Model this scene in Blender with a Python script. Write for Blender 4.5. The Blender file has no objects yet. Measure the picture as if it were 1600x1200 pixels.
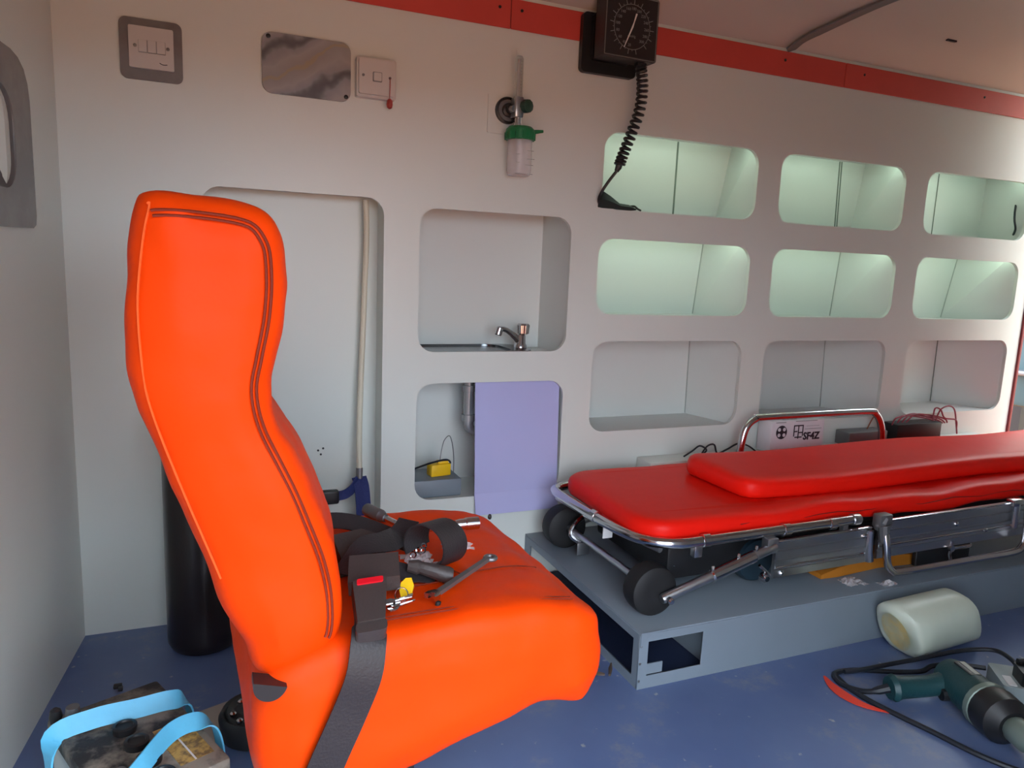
import bpy, bmesh, math, random
from mathutils import Vector, Matrix
random.seed(7)
PI = math.pi
sc = bpy.context.scene
C = sc.collection

# ------------------------------------------------------------------ camera
CAM = Vector((0.0, -1.84, 0.892))
cd = bpy.data.cameras.new('camera')
cam = bpy.data.objects.new('camera', cd); C.objects.link(cam)
R = Matrix(((0.92208664, -0.38480765, 0.04097922), (0.02446708, 0.16365338, 0.98621445), (-0.38620925, -0.90837252, 0.16031772))).transposed()
cam.matrix_world = Matrix.Translation(CAM) @ R.to_4x4()
cd.sensor_width = 36.0; cd.lens = 36.0 * 1150 / 1600; cd.clip_start = 0.02
sc.camera = cam

# ------------------------------------------------------------------ light
w = bpy.data.worlds.new('overcast_sky'); sc.world = w; w.use_nodes = True
bg = w.node_tree.nodes['Background']
bg.inputs[0].default_value = (0.80, 0.91, 1.04, 1); bg.inputs[1].default_value = 9.5
sc.view_settings.view_transform = 'Standard'; sc.view_settings.look = 'None'
sc.view_settings.exposure = 0.0; sc.view_settings.gamma = 1.0
sc.view_settings.use_curve_mapping = False
CELL_GLOW = 1.5  # strength of the glow added inside the upper shelf cells

# ------------------------------------------------------------------ materials
def lin(c):
    return tuple(((x/255)/12.92 if x/255 <= .04045 else ((x/255+.055)/1.055)**2.4) for x in c)
MATS = {}
def mat(name, rgb, rough=.5, metal=0, var=0.0, vscale=8.0, bump=0.0, bscale=60.0, coat=0, trans=0, ior=1.45, emit=None, rvar=0.0, rgb2=None, alpha=1, spec=.5):
    if name in MATS: return MATS[name]
    m = bpy.data.materials.new(name); m.use_nodes = True
    nt = m.node_tree; b = nt.nodes['Principled BSDF']
    c = lin(rgb)
    b.inputs['Base Color'].default_value = (*c, 1); b.inputs['Roughness'].default_value = rough
    b.inputs['Metallic'].default_value = metal; b.inputs['IOR'].default_value = ior
    b.inputs['Specular IOR Level'].default_value = spec
    if coat: b.inputs['Coat Weight'].default_value = coat; b.inputs['Coat Roughness'].default_value = .12
    if trans: b.inputs['Transmission Weight'].default_value = trans
    if alpha < 1: b.inputs['Alpha'].default_value = alpha
    if emit: b.inputs['Emission Color'].default_value = (*emit[0], 1); b.inputs['Emission Strength'].default_value = emit[1]
    tc = nt.nodes.new('ShaderNodeTexCoord')
    if var or rgb2:
        n = nt.nodes.new('ShaderNodeTexNoise'); n.inputs['Scale'].default_value = vscale; n.inputs['Detail'].default_value = 6
        n.inputs['Roughness'].default_value = .62
        nt.links.new(tc.outputs['Object'], n.inputs['Vector'])
        r = nt.nodes.new('ShaderNodeValToRGB')
        if rgb2:
            c2 = lin(rgb2); r.color_ramp.elements[0].position = .42; r.color_ramp.elements[1].position = .6
            r.color_ramp.elements[0].color = (*c, 1); r.color_ramp.elements[1].color = (*c2, 1)
        else:
            r.color_ramp.elements[0].position = .3; r.color_ramp.elements[1].position = .7
            r.color_ramp.elements[0].color = (*[x*(1-var) for x in c], 1); r.color_ramp.elements[1].color = (*[min(1, x*(1+var)) for x in c], 1)
        nt.links.new(n.outputs['Fac'], r.inputs['Fac']); nt.links.new(r.outputs['Color'], b.inputs['Base Color'])
    if bump:
        n = nt.nodes.new('ShaderNodeTexNoise'); n.inputs['Scale'].default_value = bscale; n.inputs['Detail'].default_value = 4
        nt.links.new(tc.outputs['Object'], n.inputs['Vector'])
        bp = nt.nodes.new('ShaderNodeBump'); bp.inputs['Strength'].default_value = bump; bp.inputs['Distance'].default_value = .01
        nt.links.new(n.outputs['Fac'], bp.inputs['Height']); nt.links.new(bp.outputs['Normal'], b.inputs['Normal'])
    MATS[name] = m; return m

wall_m = mat('white_painted_panel', (210, 214, 208), .36, var=.02, vscale=1.2, bump=.04, bscale=2.5)
liner_m = mat('white_shelf_liner', (206, 210, 206), .3, bump=.05, bscale=4)
niche_m = mat('pale_niche_liner', (216, 219, 215), .4, bump=.05, bscale=4)
ceil_m = mat('ceiling_panel', (188, 178, 168), .45, var=.02, vscale=1)
red_m = mat('red_trim_strip', (200, 72, 62), .5, var=.06, vscale=6)
edge_m = mat('dark_red_edging', (128, 48, 52), .5)
orange_m = mat('orange_vinyl', (226, 64, 3), .5, spec=.12, var=.03, vscale=5, bump=.4, bscale=12)
seam_m = mat('orange_stitching', (120, 34, 8), .7)
pale_seam_m = mat('pale_orange_stitching', (232, 96, 36), .6)
redv_m = mat('red_vinyl', (232, 26, 14), .42, spec=.2, var=.03, vscale=6, bump=.12, bscale=9)
chrome_m = mat('polished_chrome', (205, 205, 208), .16, 1, bump=.01)
alu_m = mat('brushed_aluminium', (196, 198, 200), .30, 1, bump=.03, bscale=40)
steel_m = mat('stainless_steel', (170, 174, 178), .28, 1)
black_m = mat('black_plastic', (30, 30, 32), .42)
rubber_m = mat('black_rubber', (24, 24, 26), .62, bump=.1, bscale=30)
web_m = mat('black_webbing', (38, 34, 37), .55, bump=.15, bscale=300)
belt_m = mat('dark_grey_belt_plastic', (58, 51, 50), .5, bump=.1, bscale=200)
redbtn_m = mat('red_button', (206, 16, 34), .35)
bench_m = mat('grey_blue_bench_paint', (118, 128, 138), .42, var=.05, vscale=3, bump=.04, bscale=8)
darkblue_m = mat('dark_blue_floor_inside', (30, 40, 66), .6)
lav_m = mat('lavender_film_sheet', (176, 176, 218), .3, var=.02, vscale=3)
grey_m = mat('light_grey_plastic', (196, 192, 188), .42)
marble_m = mat('grey_marble_board', (126, 122, 120), .25, rgb2=(104, 101, 100), vscale=4)
green_m = mat('green_plastic', (26, 112, 66), .4)
clear_m = mat('clear_plastic', (235, 238, 235), .06, trans=1.0, ior=1.2)
haze_m = mat('frosted_plastic_film', (225, 220, 222), .25, alpha=.42)
white_m = mat('white_print', (222, 222, 222), .5)
dim_m = mat('pale_grey_print', (128, 128, 126), .6)
cream_m = mat('cream_hose', (206, 198, 178), .45)
blue_m = mat('navy_blue_strap', (34, 46, 104), .6, bump=.4, bscale=160)
yellow_m = mat('yellow_plastic', (232, 186, 26), .45)
carton_m = mat('white_carton', (212, 206, 210), .6, var=.03, vscale=10)
ink_m = mat('black_ink', (36, 30, 40), .6)
cyl_m = mat('black_cylinder_paint', (32, 24, 26), .28, var=.25, vscale=7, coat=.3)
pink_m = mat('pink_red_wire', (146, 50, 66), .5)
teal_m = mat('dark_green_tool_plastic', (26, 62, 66), .45, bump=.1, bscale=120)
toolgrey_m = mat('grey_green_metal', (120, 134, 126), .45, .4)
cable_m = mat('dark_cable', (24, 28, 36), .5)
jug_m = mat('cloudy_white_plastic', (196, 204, 188), .38, var=.05, vscale=5)
jugyel_m = mat('yellowed_plastic', (226, 204, 140), .4, rgb2=(204, 208, 188), vscale=9)
scrap_m = mat('red_leather_scrap', (212, 62, 44), .5)
cream2_m = mat('beige_sheet', (158, 150, 142), .6, var=.05, vscale=9)
batt_top_m = mat('dusty_battery_lid', (42, 42, 44), .7, rgb2=(136, 130, 118), vscale=15, bump=.2, bscale=50)
batt_m = mat('pale_battery_case', (196, 206, 206), .4)
sky_strap_m = mat('sky_blue_strap', (90, 184, 224), .45, var=.06, vscale=20, bump=.1, bscale=60)
sticker_m = mat('gold_sticker', (196, 160, 84), .45, rgb2=(120, 96, 60), vscale=70)
tagred_m = mat('red_tag', (160, 60, 52), .5)
grey_tin_m = mat('dull_grey_metal', (118, 118, 120), .45, .7)
orange_cloth_m = mat('amber_cloth', (176, 108, 24), .8)
castblue_m = mat('dark_teal_disc', (30, 48, 60), .4)
glow_m = mat('added_cell_glow', (255, 255, 255), .4, emit=((.74, 1.0, .80), CELL_GLOW * 8))  # green-white emitter made up to brighten the upper cells
ground_m = mat('brown_yard_soil', (172, 116, 78), .9, var=.15, vscale=2)
yard_m = mat('pale_yard_wall', (214, 214, 196), .8, var=.05, vscale=1)

def floor_material():
    m = bpy.data.materials.new('blue_vinyl_floor'); m.use_nodes = True
    nt = m.node_tree; b = nt.nodes['Principled BSDF']; L = nt.links
    tc = nt.nodes.new('ShaderNodeTexCoord')
    n = nt.nodes.new('ShaderNodeTexNoise'); n.inputs['Scale'].default_value = 3.5; n.inputs['Detail'].default_value = 7
    v = nt.nodes.new('ShaderNodeTexNoise'); v.inputs['Scale'].default_value = 46; v.inputs['Detail'].default_value = 5
    L.new(tc.outputs['Object'], n.inputs['Vector']); L.new(tc.outputs['Object'], v.inputs['Vector'])
    r1 = nt.nodes.new('ShaderNodeValToRGB')
    r1.color_ramp.elements[0].position = .3; r1.color_ramp.elements[0].color = (*lin((80, 98, 142)), 1)
    r1.color_ramp.elements[1].position = .75; r1.color_ramp.elements[1].color = (*lin((104, 122, 162)), 1)
    r2 = nt.nodes.new('ShaderNodeValToRGB')
    r2.color_ramp.elements[0].position = .70; r2.color_ramp.elements[0].color = (0, 0, 0, 1)
    r2.color_ramp.elements[1].position = .76; r2.color_ramp.elements[1].color = (.7, .7, .7, 1)
    mx = nt.nodes.new('ShaderNodeMixRGB'); mx.inputs['Color2'].default_value = (*lin((186, 184, 176)), 1)
    L.new(n.outputs['Fac'], r1.inputs['Fac']); L.new(v.outputs['Fac'], r2.inputs['Fac'])
    L.new(r2.outputs['Color'], mx.inputs['Fac']); L.new(r1.outputs['Color'], mx.inputs['Color1'])
    L.new(mx.outputs['Color'], b.inputs['Base Color']); b.inputs['Roughness'].default_value = .38
    g = nt.nodes.new('ShaderNodeTexNoise'); g.inputs['Scale'].default_value = 7; g.inputs['Detail'].default_value = 9; g.inputs['Roughness'].default_value = .75
    L.new(tc.outputs['Object'], g.inputs['Vector'])
    r3 = nt.nodes.new('ShaderNodeValToRGB'); r3.color_ramp.elements[0].position = .56; r3.color_ramp.elements[0].color = (0, 0, 0, 1)
    r3.color_ramp.elements[1].position = .72; r3.color_ramp.elements[1].color = (.55, .55, .55, 1)
    m2 = nt.nodes.new('ShaderNodeMixRGB'); m2.inputs['Color2'].default_value = (*lin((142, 140, 134)), 1)
    L.new(g.outputs['Fac'], r3.inputs['Fac']); L.new(r3.outputs['Color'], m2.inputs['Fac']); L.new(mx.outputs['Color'], m2.inputs['Color1']); L.new(m2.outputs['Color'], b.inputs['Base Color'])
    return m
floor_m = floor_material()

# ------------------------------------------------------------------ mesh builder
class B:
    def __init__(s): s.bm = bmesh.new()
    def box(s, c, size, rot=None, bev=0.0, seg=2):
        t = bmesh.new(); bmesh.ops.create_cube(t, size=1)
        bmesh.ops.scale(t, vec=size, verts=t.verts)
        if bev: bmesh.ops.bevel(t, geom=t.edges[:], offset=bev, segments=seg, profile=.5, affect='EDGES')
        M = Matrix.Translation(c) @ (rot.to_4x4() if rot else Matrix())
        t.transform(M); s.merge(t); return s
    def merge(s, t):
        me = bpy.data.meshes.new('tmp'); t.to_mesh(me); t.free(); s.bm.from_mesh(me); bpy.data.meshes.remove(me)
    def bb(s, x0, x1, y0, y1, z0, z1, bev=0.0, seg=2):
        return s.box(((x0+x1)/2, (y0+y1)/2, (z0+z1)/2), (abs(x1-x0), abs(y1-y0), abs(z1-z0)), None, bev, seg)
    def loft(s, loops, cap=True, closed=True, ring=False):
        bm = s.bm; V = [[bm.verts.new(p) for p in l] for l in loops]; n = len(loops[0])
        rows = list(zip(V, V[1:])) + ([(V[-1], V[0])] if ring else [])
        for a, b in rows:
            for i in range(n if closed else n-1):
                j = (i+1) % n
                try: bm.faces.new((a[i], a[j], b[j], b[i]))
                except ValueError: pass
        if cap and closed and not ring:
            bm.faces.new(V[0][::-1]); bm.faces.new(V[-1])
        return s
    def tube(s, path, r, n=10, closed=False, cap=True):
        P = [Vector(p) for p in path]; m = len(P); loops = []; up = None
        for i, p in enumerate(P):
            a = P[(i-1) % m] if (i > 0 or closed) else p; b = P[(i+1) % m] if (i < m-1 or closed) else p
            d = (b-a).normalized()
            if up is None:
                up = Vector((0, 0, 1)) if abs(d.z) < .9 else Vector((1, 0, 0))
            up = (up - d*up.dot(d))
            if up.length < 1e-6: up = d.orthogonal()
            up.normalize(); sd = d.cross(up)
            rr = r[i] if isinstance(r, (list, tuple)) else r
            loops.append([p + (up*math.cos(t)+sd*math.sin(t))*rr for t in [2*PI*k/n for k in range(n)]])
        return s.loft(loops, cap, True, closed)
    def ribbon(s, path, width, wdir, th=.0018):
        P = [Vector(p) for p in path]; loops = []
        for i, p in enumerate(P):
            a = P[max(i-1, 0)]; b = P[min(i+1, len(P)-1)]; d = (b-a).normalized()
            W = Vector(wdir[i] if isinstance(wdir, list) else wdir); W = (W-d*W.dot(d)).normalized(); N = d.cross(W)
            ww = width[i] if isinstance(width, list) else width
            loops.append([p+W*ww/2+N*th/2, p-W*ww/2+N*th/2, p-W*ww/2-N*th/2, p+W*ww/2-N*th/2])
        return s.loft(loops)
    def lathe(s, prof, o=(0, 0, 0), ax=(0, 0, 1), n=32, cap=True):
        ax = Vector(ax).normalized(); u = ax.orthogonal().normalized(); v = ax.cross(u); o = Vector(o)
        loops = [[o+ax*h+(u*math.cos(2*PI*k/n)+v*math.sin(2*PI*k/n))*max(r, 1e-5) for k in range(n)] for r, h in prof]
        return s.loft(loops, cap)
    def ext(s, poly, frame, d0, d1, bev=0.0):
        f = frame; t = B()
        t.loft([[f(x, y, d0) for x, y in poly], [f(x, y, d1) for x, y in poly]])
        if bev: bmesh.ops.bevel(t.bm, geom=[e for e in t.bm.edges if len(e.link_faces) == 2 and e.calc_face_angle(0) > .6], offset=bev, segments=2, profile=.5, affect='EDGES')
        s.merge(t.bm); return s
    def sphere(s, c, r, sc3=(1, 1, 1), u=16, v=10, rot=None):
        t = bmesh.new(); bmesh.ops.create_uvsphere(t, u_segments=u, v_segments=v, radius=r)
        t.transform(Matrix.Translation(c) @ (rot.to_4x4() if rot else Matrix()) @ Matrix.Diagonal((*sc3, 1))); s.merge(t); return s

def frame(o, ex, ey):
    o = Vector(o); ex = Vector(ex).normalized(); ey = Vector(ey).normalized(); ez = ex.cross(ey)
    return lambda x, y, z=0: o+ex*x+ey*y+ez*z
WALLF = lambda y: (lambda a, b, d=0: Vector((a, y+d, b)))      # plane of the wall, d goes into the wall
def rrect(x0, x1, z0, z1, r, n=6):
    out = []
    for cx, cz, a0 in ((x1-r, z1-r, 0), (x0+r, z1-r, 90), (x0+r, z0+r, 180), (x1-r, z0+r, 270)):
        for k in range(n+1):
            a = math.radians(a0+90*k/n); out.append((cx+r*math.cos(a), cz+r*math.sin(a)))
    return out
def smooth_closed(P, per=4):
    n = len(P); out = []
    for i in range(n):
        p0, p1, p2, p3 = [Vector(P[(i+k-1) % n]) for k in range(4)]
        for k in range(per):
            t = k/per
            out.append(.5*((2*p1)+(p2-p0)*t+(2*p0-5*p1+4*p2-p3)*t*t+(3*p1-p0-3*p2+p3)*t**3))
    return out
def smooth_open(P, per=6):
    P = [Vector(p) for p in P]; n = len(P); out = []
    for i in range(n-1):
        p0 = P[max(i-1, 0)]; p1 = P[i]; p2 = P[i+1]; p3 = P[min(i+2, n-1)]
        for k in range(per):
            t = k/per
            out.append(.5*((2*p1)+(p2-p0)*t+(2*p0-5*p1+4*p2-p3)*t*t+(3*p1-p0-3*p2+p3)*t**3))
    out.append(P[-1]); return out
def inset(poly, d):
    n = len(poly); P = [Vector(p) for p in poly]
    A = sum(P[i].x*P[(i+1) % n].y-P[(i+1) % n].x*P[i].y for i in range(n)); sg = 1 if A > 0 else -1
    out = []
    for i in range(n):
        t = (P[(i+1) % n]-P[i-1]).normalized(); out.append(P[i]+Vector((-t.y, t.x))*sg*d)
    return out

WL = {}
def put(name, b, m, parent=None, smooth=35, **kw):
    bm = b.bm if isinstance(b, B) else b
    bmesh.ops.recalc_face_normals(bm, faces=bm.faces)
    me = bpy.data.meshes.new(name); bm.to_mesh(me); bm.free()
    return putme(name, me, m, parent, smooth, **kw)
def putme(name, me, m, parent=None, smooth=35, **kw):
    xs = [v.co for v in me.vertices]
    c = Vector(((min(v.x for v in xs)+max(v.x for v in xs))/2, (min(v.y for v in xs)+max(v.y for v in xs))/2, min(v.z for v in xs)))
    me.transform(Matrix.Translation(-c)); me.materials.append(m)
    if smooth:
        me.polygons.foreach_set('use_smooth', [True]*len(me.polygons)); me.set_sharp_from_angle(angle=math.radians(smooth))
    o = bpy.data.objects.new(name, me); C.objects.link(o); WL[o.name] = c
    o.location = c
    if parent: o.parent = parent; o.location = c-WL[parent.name]
    for k, v in kw.items(): o[k] = v
    return o
def thing(name, label, cat, loc, group=None):
    o = bpy.data.objects.new(name, None); C.objects.link(o); o.location = loc; WL[o.name] = Vector(loc)
    o.empty_display_size = .05; o['label'] = label; o['category'] = cat
    if group: o['group'] = group
    return o
def single(name, b, m, label, cat, group=None, smooth=35):
    o = put(name, b, m, None, smooth); o['label'] = label; o['category'] = cat
    if group: o['group'] = group
    return o
def text(body, size, fr, th=.0006, align='CENTER', bold=0.0):
    cu = bpy.data.curves.new('t', 'FONT'); cu.body = body; cu.size = size; cu.align_x = align; cu.align_y = 'CENTER'; cu.extrude = th; cu.offset = bold; cu.resolution_u = 2
    o = bpy.data.objects.new('t', cu); me = bpy.data.meshes.new_from_object(o)
    bpy.data.objects.remove(o); bpy.data.curves.remove(cu)
    for v in me.vertices: v.co = fr(v.co.x, v.co.y, v.co.z)
    t = B(); t.bm.from_mesh(me); bpy.data.meshes.remove(me); return t
def sheet_with_holes(outer, holes, fr, th):
    cu = bpy.data.curves.new('s', 'CURVE'); cu.dimensions = '2D'; cu.fill_mode = 'BOTH'; cu.extrude = th/2
    for loop in [outer]+holes:
        sp = cu.splines.new('POLY'); sp.points.add(len(loop)-1); sp.use_cyclic_u = True
        for p, q in zip(sp.points, loop): p.co = (q[0], q[1], 0, 1)
    o = bpy.data.objects.new('s', cu); me = bpy.data.meshes.new_from_object(o)
    bpy.data.objects.remove(o); bpy.data.curves.remove(cu)
    t = B(); t.bm.from_mesh(me); bpy.data.meshes.remove(me)
    bmesh.ops.remove_doubles(t.bm, verts=t.bm.verts, dist=1e-5)
    for v in t.bm.verts: v.co = fr(v.co.x, v.co.y, v.co.z+th/2)
    return t

# ================================================================== SETTING
XE = 2.884                       # rear end of the panelled wall
# left wall runs slightly off square
LW0 = Vector((-.268, 0, 0)); LWd = Vector((-.062, -.55, 0)).normalized(); LWn = Vector((.55, -.062, 0)).normalized()
def LW(s, z, d=0): return LW0+LWd*s+Vector((0, 0, z))+LWn*d
b = B()
b.loft([[Vector((-.75, -1.86, h)), Vector((4.0, -1.86, h)), Vector((4.0, .3, h)), Vector((-.75, .3, h))] for h in (-.06, 0)])
# cut the floor to the van: simple slab, ends at the rear sill
b = B(); b.bb(-.75, 2.93, -1.86, .30, -.06, 0)
fl = put('floor', b, floor_m, None, 0, kind='structure')

# openings
cols = [(1.029, 1.562), (1.651, 2.185), (2.287, 2.822)]
rows = [(1.055, 1.263), (.762, .975), (.418, .685)]
holes = [rrect(x0, x1, z0, z1, .048) for (x0, x1) in cols for (z0, z1) in rows]
holes += [rrect(.512, .941, .657, 1.024, .045), rrect(.512, .941, .255, .574, .045), rrect(.004, .421, .05, 1.039, .042)]
TH = .012
wb = put('wall_back', sheet_with_holes([(-.268, 0), (XE, 0), (XE, 1.56), (-.268, 1.56)], holes, WALLF(0), TH), wall_m, None, 30, kind='structure')

def liner(name, x0, x1, z0, z1, D, m, xr=None, pad=.006, zt=None, zb=None, lean=0.0):
    """open-fronted box behind an opening; xr = where the right-hand wall meets the back"""
    xl = x0-.02; xR = x1+pad; zt = z1+pad if zt is None else zt; zb = z0-pad if zb is None else zb
    xr = xR if xr is None else xr; y0 = TH+.0005
    bm = bmesh.new()
    def q(pts): bm.faces.new([bm.verts.new(p) for p in pts])
    q([(xl, y0, zb), (xl, y0, zt), (xl, D, zt), (xl, D, zb)])
    q([(xl, D, zb), (xl, D, zt), (xr+lean, D, zt), (xr-lean, D, zb)])
    q([(xr-lean, D, zb), (xr+lean, D, zt), (xR, y0, zt), (xR, y0, zb)])
    q([(xl, y0, zb), (xl, D, zb), (xr-lean, D, zb), (xR, y0, zb)])
    q([(xl, y0, zt), (xR, y0, zt), (xr+lean, D, zt), (xl, D, zt)])
    bmesh.ops.remove_doubles(bm, verts=bm.verts, dist=1e-5)
    bmesh.ops.recalc_face_normals(bm, faces=bm.faces); bmesh.ops.reverse_faces(bm, faces=bm.faces)
    me = bpy.data.meshes.new(name); bm.to_mesh(me); bm.free()
    o = putme(name, me, m, wb, 0)
    md = o.modifiers.new('thickness', 'SOLIDIFY'); md.thickness = .003; md.offset = -1
    return o
xr_tab = {(0, 0): (1.600, .022), (0, 1): (1.531, .012), (0, 2): (1.5185, -.002), (1, 0): (2.20, .02), (1, 1): (2.139, .011), (1, 2): (2.1235, -.006), (2, 0): (2.866, .002), (2, 1): (2.743, .03), (2, 2): (2.716, -.002)}
joint_m = mat('grey_green_joint', (112, 124, 114), .6)
faint_m = mat('pale_grey_joint', (164, 170, 164), .6)
def joint(xt, xb, zb, zt, wd, m=None):
    q = B(); q.loft([[Vector((x-wd/2, .2075, z)), Vector((x+wd/2, .2075, z)), Vector((x+wd/2, .2098, z)), Vector((x-wd/2, .2098, z))] for x, z in ((xb, zb+.002), (xt, zt-.002))])
    put('sheet_joint', q, m or joint_m, wb, 0)
for i, (x0, x1) in enumerate(cols):
    for j, (z0, z1) in enumerate(rows):
        xr, lean = xr_tab[(i, j)]
        zt, zb = ((1.30, 1.049), (1.028, .752), (.735, .413))[j]
        liner('shelf_cell', x0, x1, z0, z1, .21, liner_m if j < 2 else niche_m, xr=xr, zt=zt, zb=zb, lean=lean)
        if (i, j) == (0, 0): joint(1.411, 1.411, zb, zt, .005)
        elif (i, j) == (1, 0): joint(2.096, 2.105, zb, zt, .003); joint(2.106, 2.115, zb, zt, .003)
        elif (i, j) == (2, 0): joint(2.60, 2.60, zb, zt, .002)
        elif (i, j) in ((0, 2), (2, 2)): joint(xr+lean-.002, xr-lean-.002, zb, zt, .0025, joint_m if i else faint_m)
        else: joint(xr+lean-.0015, xr-lean-.0015, zb, zt, .0018, faint_m)
        if j < 2:
            l = B(); l.bb(x0+.01, x1-.01, .030, .040, zt-.012, zt-.004, .002)
            put('added_glow_bar', l, glow_m, wb)  # added glow source, kept out of view behind the panel lip
liner('sink_niche', .512, .941, .657, 1.024, .20, niche_m, zt=1.04, zb=.645)
liner('under_sink_cupboard', .512, .941, .255, .574, .20, niche_m, zt=.60, zb=.25)
liner('cylinder_recess', .004, .421, .05, 1.039, .10, wall_m)

# left wall: sheet with an opening for the bezel
lw_h = [rrect(.30, .62, .965, 1.165, .06)]
wl = put('wall_left', sheet_with_holes([(-.0, 0), (1.87, 0), (1.87, 1.8), (0, 1.8)], lw_h, lambda s, z, d=0: LW(s, z, -d), .015), wall_m, None, 30, kind='structure')
# unseen near wall; door header and left jamb added to cut daylight
b = B(); b.bb(.80, 2.93, -1.86, -1.82, 0, 1.78); b.bb(-.75, .80, -1.86, -1.82, 1.28, 1.78); b.bb(-.75, -.16, -1.86, -1.82, 0, 1.28)
put('wall_front', b, wall_m, None, 0, kind='structure')
# unseen panel added across the rear opening to hold back its daylight
b = B(); b.bb(2.90, 2.94, -1.82, -.23, 0, 1.72); put('rear_light_block', b, wall_m, None, 0, kind='structure')
# ceiling with coved edge
cp = [(.012, 1.552), (-.02, 1.575), (-.055, 1.605), (-.11, 1.635), (-.22, 1.665), (-.45, 1.70), (-.8, 1.725), (-1.86, 1.735)]
b = B(); b.loft([[Vector((-.75, y, z)) for y, z in cp]+[Vector((-.75, y, z+.03)) for y, z in cp[::-1]], [Vector((2.93, y, z)) for y, z in cp]+[Vector((2.93, y, z+.03)) for y, z in cp[::-1]]])
ceil = put('ceiling', b, ceil_m, None, 30, kind='structure')
# red strip in three lengths
segs = [(-.262, .735), (.737, 1.86), (1.862, 2.878)]
tr = B(); tr.bb(-.262, 2.878, -.0015, -.0002, 1.480, 1.548)
trim = put('trim_1', tr, edge_m, None, 0, kind='structure')
for x0, x1 in segs:
    s = B(); s.bb(x0, x1, -.005, -.0016, 1.478, 1.550, .001, 1); put('strip_panel', s, red_m, trim, 0)
for x in (.705, .765, 1.62, 1.94, .3, 2.5):
    s = B(); s.lathe([(.004, 0), (.004, .0015), (.002, .0022)], (x, -.005, 1.525), (0, -1, 0), 10); put('screw', s, black_m, trim)
# red edging on the rear end of the wall
b = B(); b.bb(XE, XE+.012, -.008, .02, .0, 1.55, .002)
put('trim_2', b, edge_m, None, 30, kind='structure')
# van skin behind the shelves
b = B(); b.bb(-.30, 2.88, .235, .25, 0, 1.62); put('wall_outer', b, ceil_m, None, 0, kind='structure')
# boxed-in ledge over the wheel arch, hidden behind the stretcher
b = B(); b.bb(1.20, 2.70, -.078, -.001, .131, .335, .004); put('trim_3', b, wall_m, None, 30, kind='structure')
# ceiling seam cover, curved
def ceil_z(y):
    for (a, za), (c, zc) in zip(cp, cp[1:]):
        if c <= y <= a: return za+(zc-za)*(a-y)/(a-c)
    return 1.735
pp = smooth_open([(1.631, .001, 1.553), (1.663, -.036, 1.585), (1.711, -.082, 1.615), (1.755, -.152, 1.643), (1.787, -.218, 1.661), (1.85, -.40, 1.690), (1.90, -.62, 1.709)], 5)
b = B(); b.ribbon(pp, .042, (1, .6, 0), .006)
put('trim_4', b, grey_tin_m, None, 30, kind='structure')
b = B(); b.bb(2.15, 2.19, -.116, -.108, ceil_z(-.112)-.004, ceil_z(-.112)+.001); put('ceiling_slot', b, black_m, ceil, 0)

# outside: yard ground, pale wall made tall and wide to block sky light at the rear
b = B(); b.bb(-70, 70, -70, 70, -.62, -.6); put('ground', b, ground_m, None, 0, kind='structure')
b = B(); b.bb(7.0, 7.2, -14, 14, -.6, 4.0); put('wall_yard', b, yard_m, None, 0, kind='structure')

# ================================================================== ORANGE SEAT
seat = thing('orange_seat', 'bright orange vinyl seat with tall backrest beside the stretcher', 'seat', (.2, -.79, 0))
YN, YF = -1.005, -.57
back = [(-.058, .949), (-.006, .951), (.05, .942), (.076, .912), (.082, .871), (.079, .822), (.070, .775), (.065, .745), (.071, .712), (.087, .675), (.104, .637), (.120, .595), (.137, .545), (.146, .492), (.143, .44), (.118, .414), (.08, .397), (.055, .396), (.038, .411), (.029, .445), (.007, .489), (-.018, .561), (-.046, .643), (-.069, .718), (-.077, .762), (-.080, .833), (-.0745, .891), (-.067, .931)]
cush = [(.05, .405), (.09, .428), (.155, .435), (.282, .437), (.399, .434), (.462, .426), (.497, .404), (.513, .37), (.511, .325), (.496, .285), (.478, .272), (.446, .278), (.416, .285), (.341, .268), (.278, .252), (.20, .228), (.10, .205), (.055, .21), (.042, .26), (.035, .34)]
def yaw(p, a=math.radians(2.0), c=(.2, -.79)):
    x, y, z = p; dx, dy = x-c[0], y-c[1]
    return Vector((c[0]+dx*math.cos(a)-dy*math.sin(a), c[1]+dx*math.sin(a)+dy*math.cos(a), z))
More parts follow.
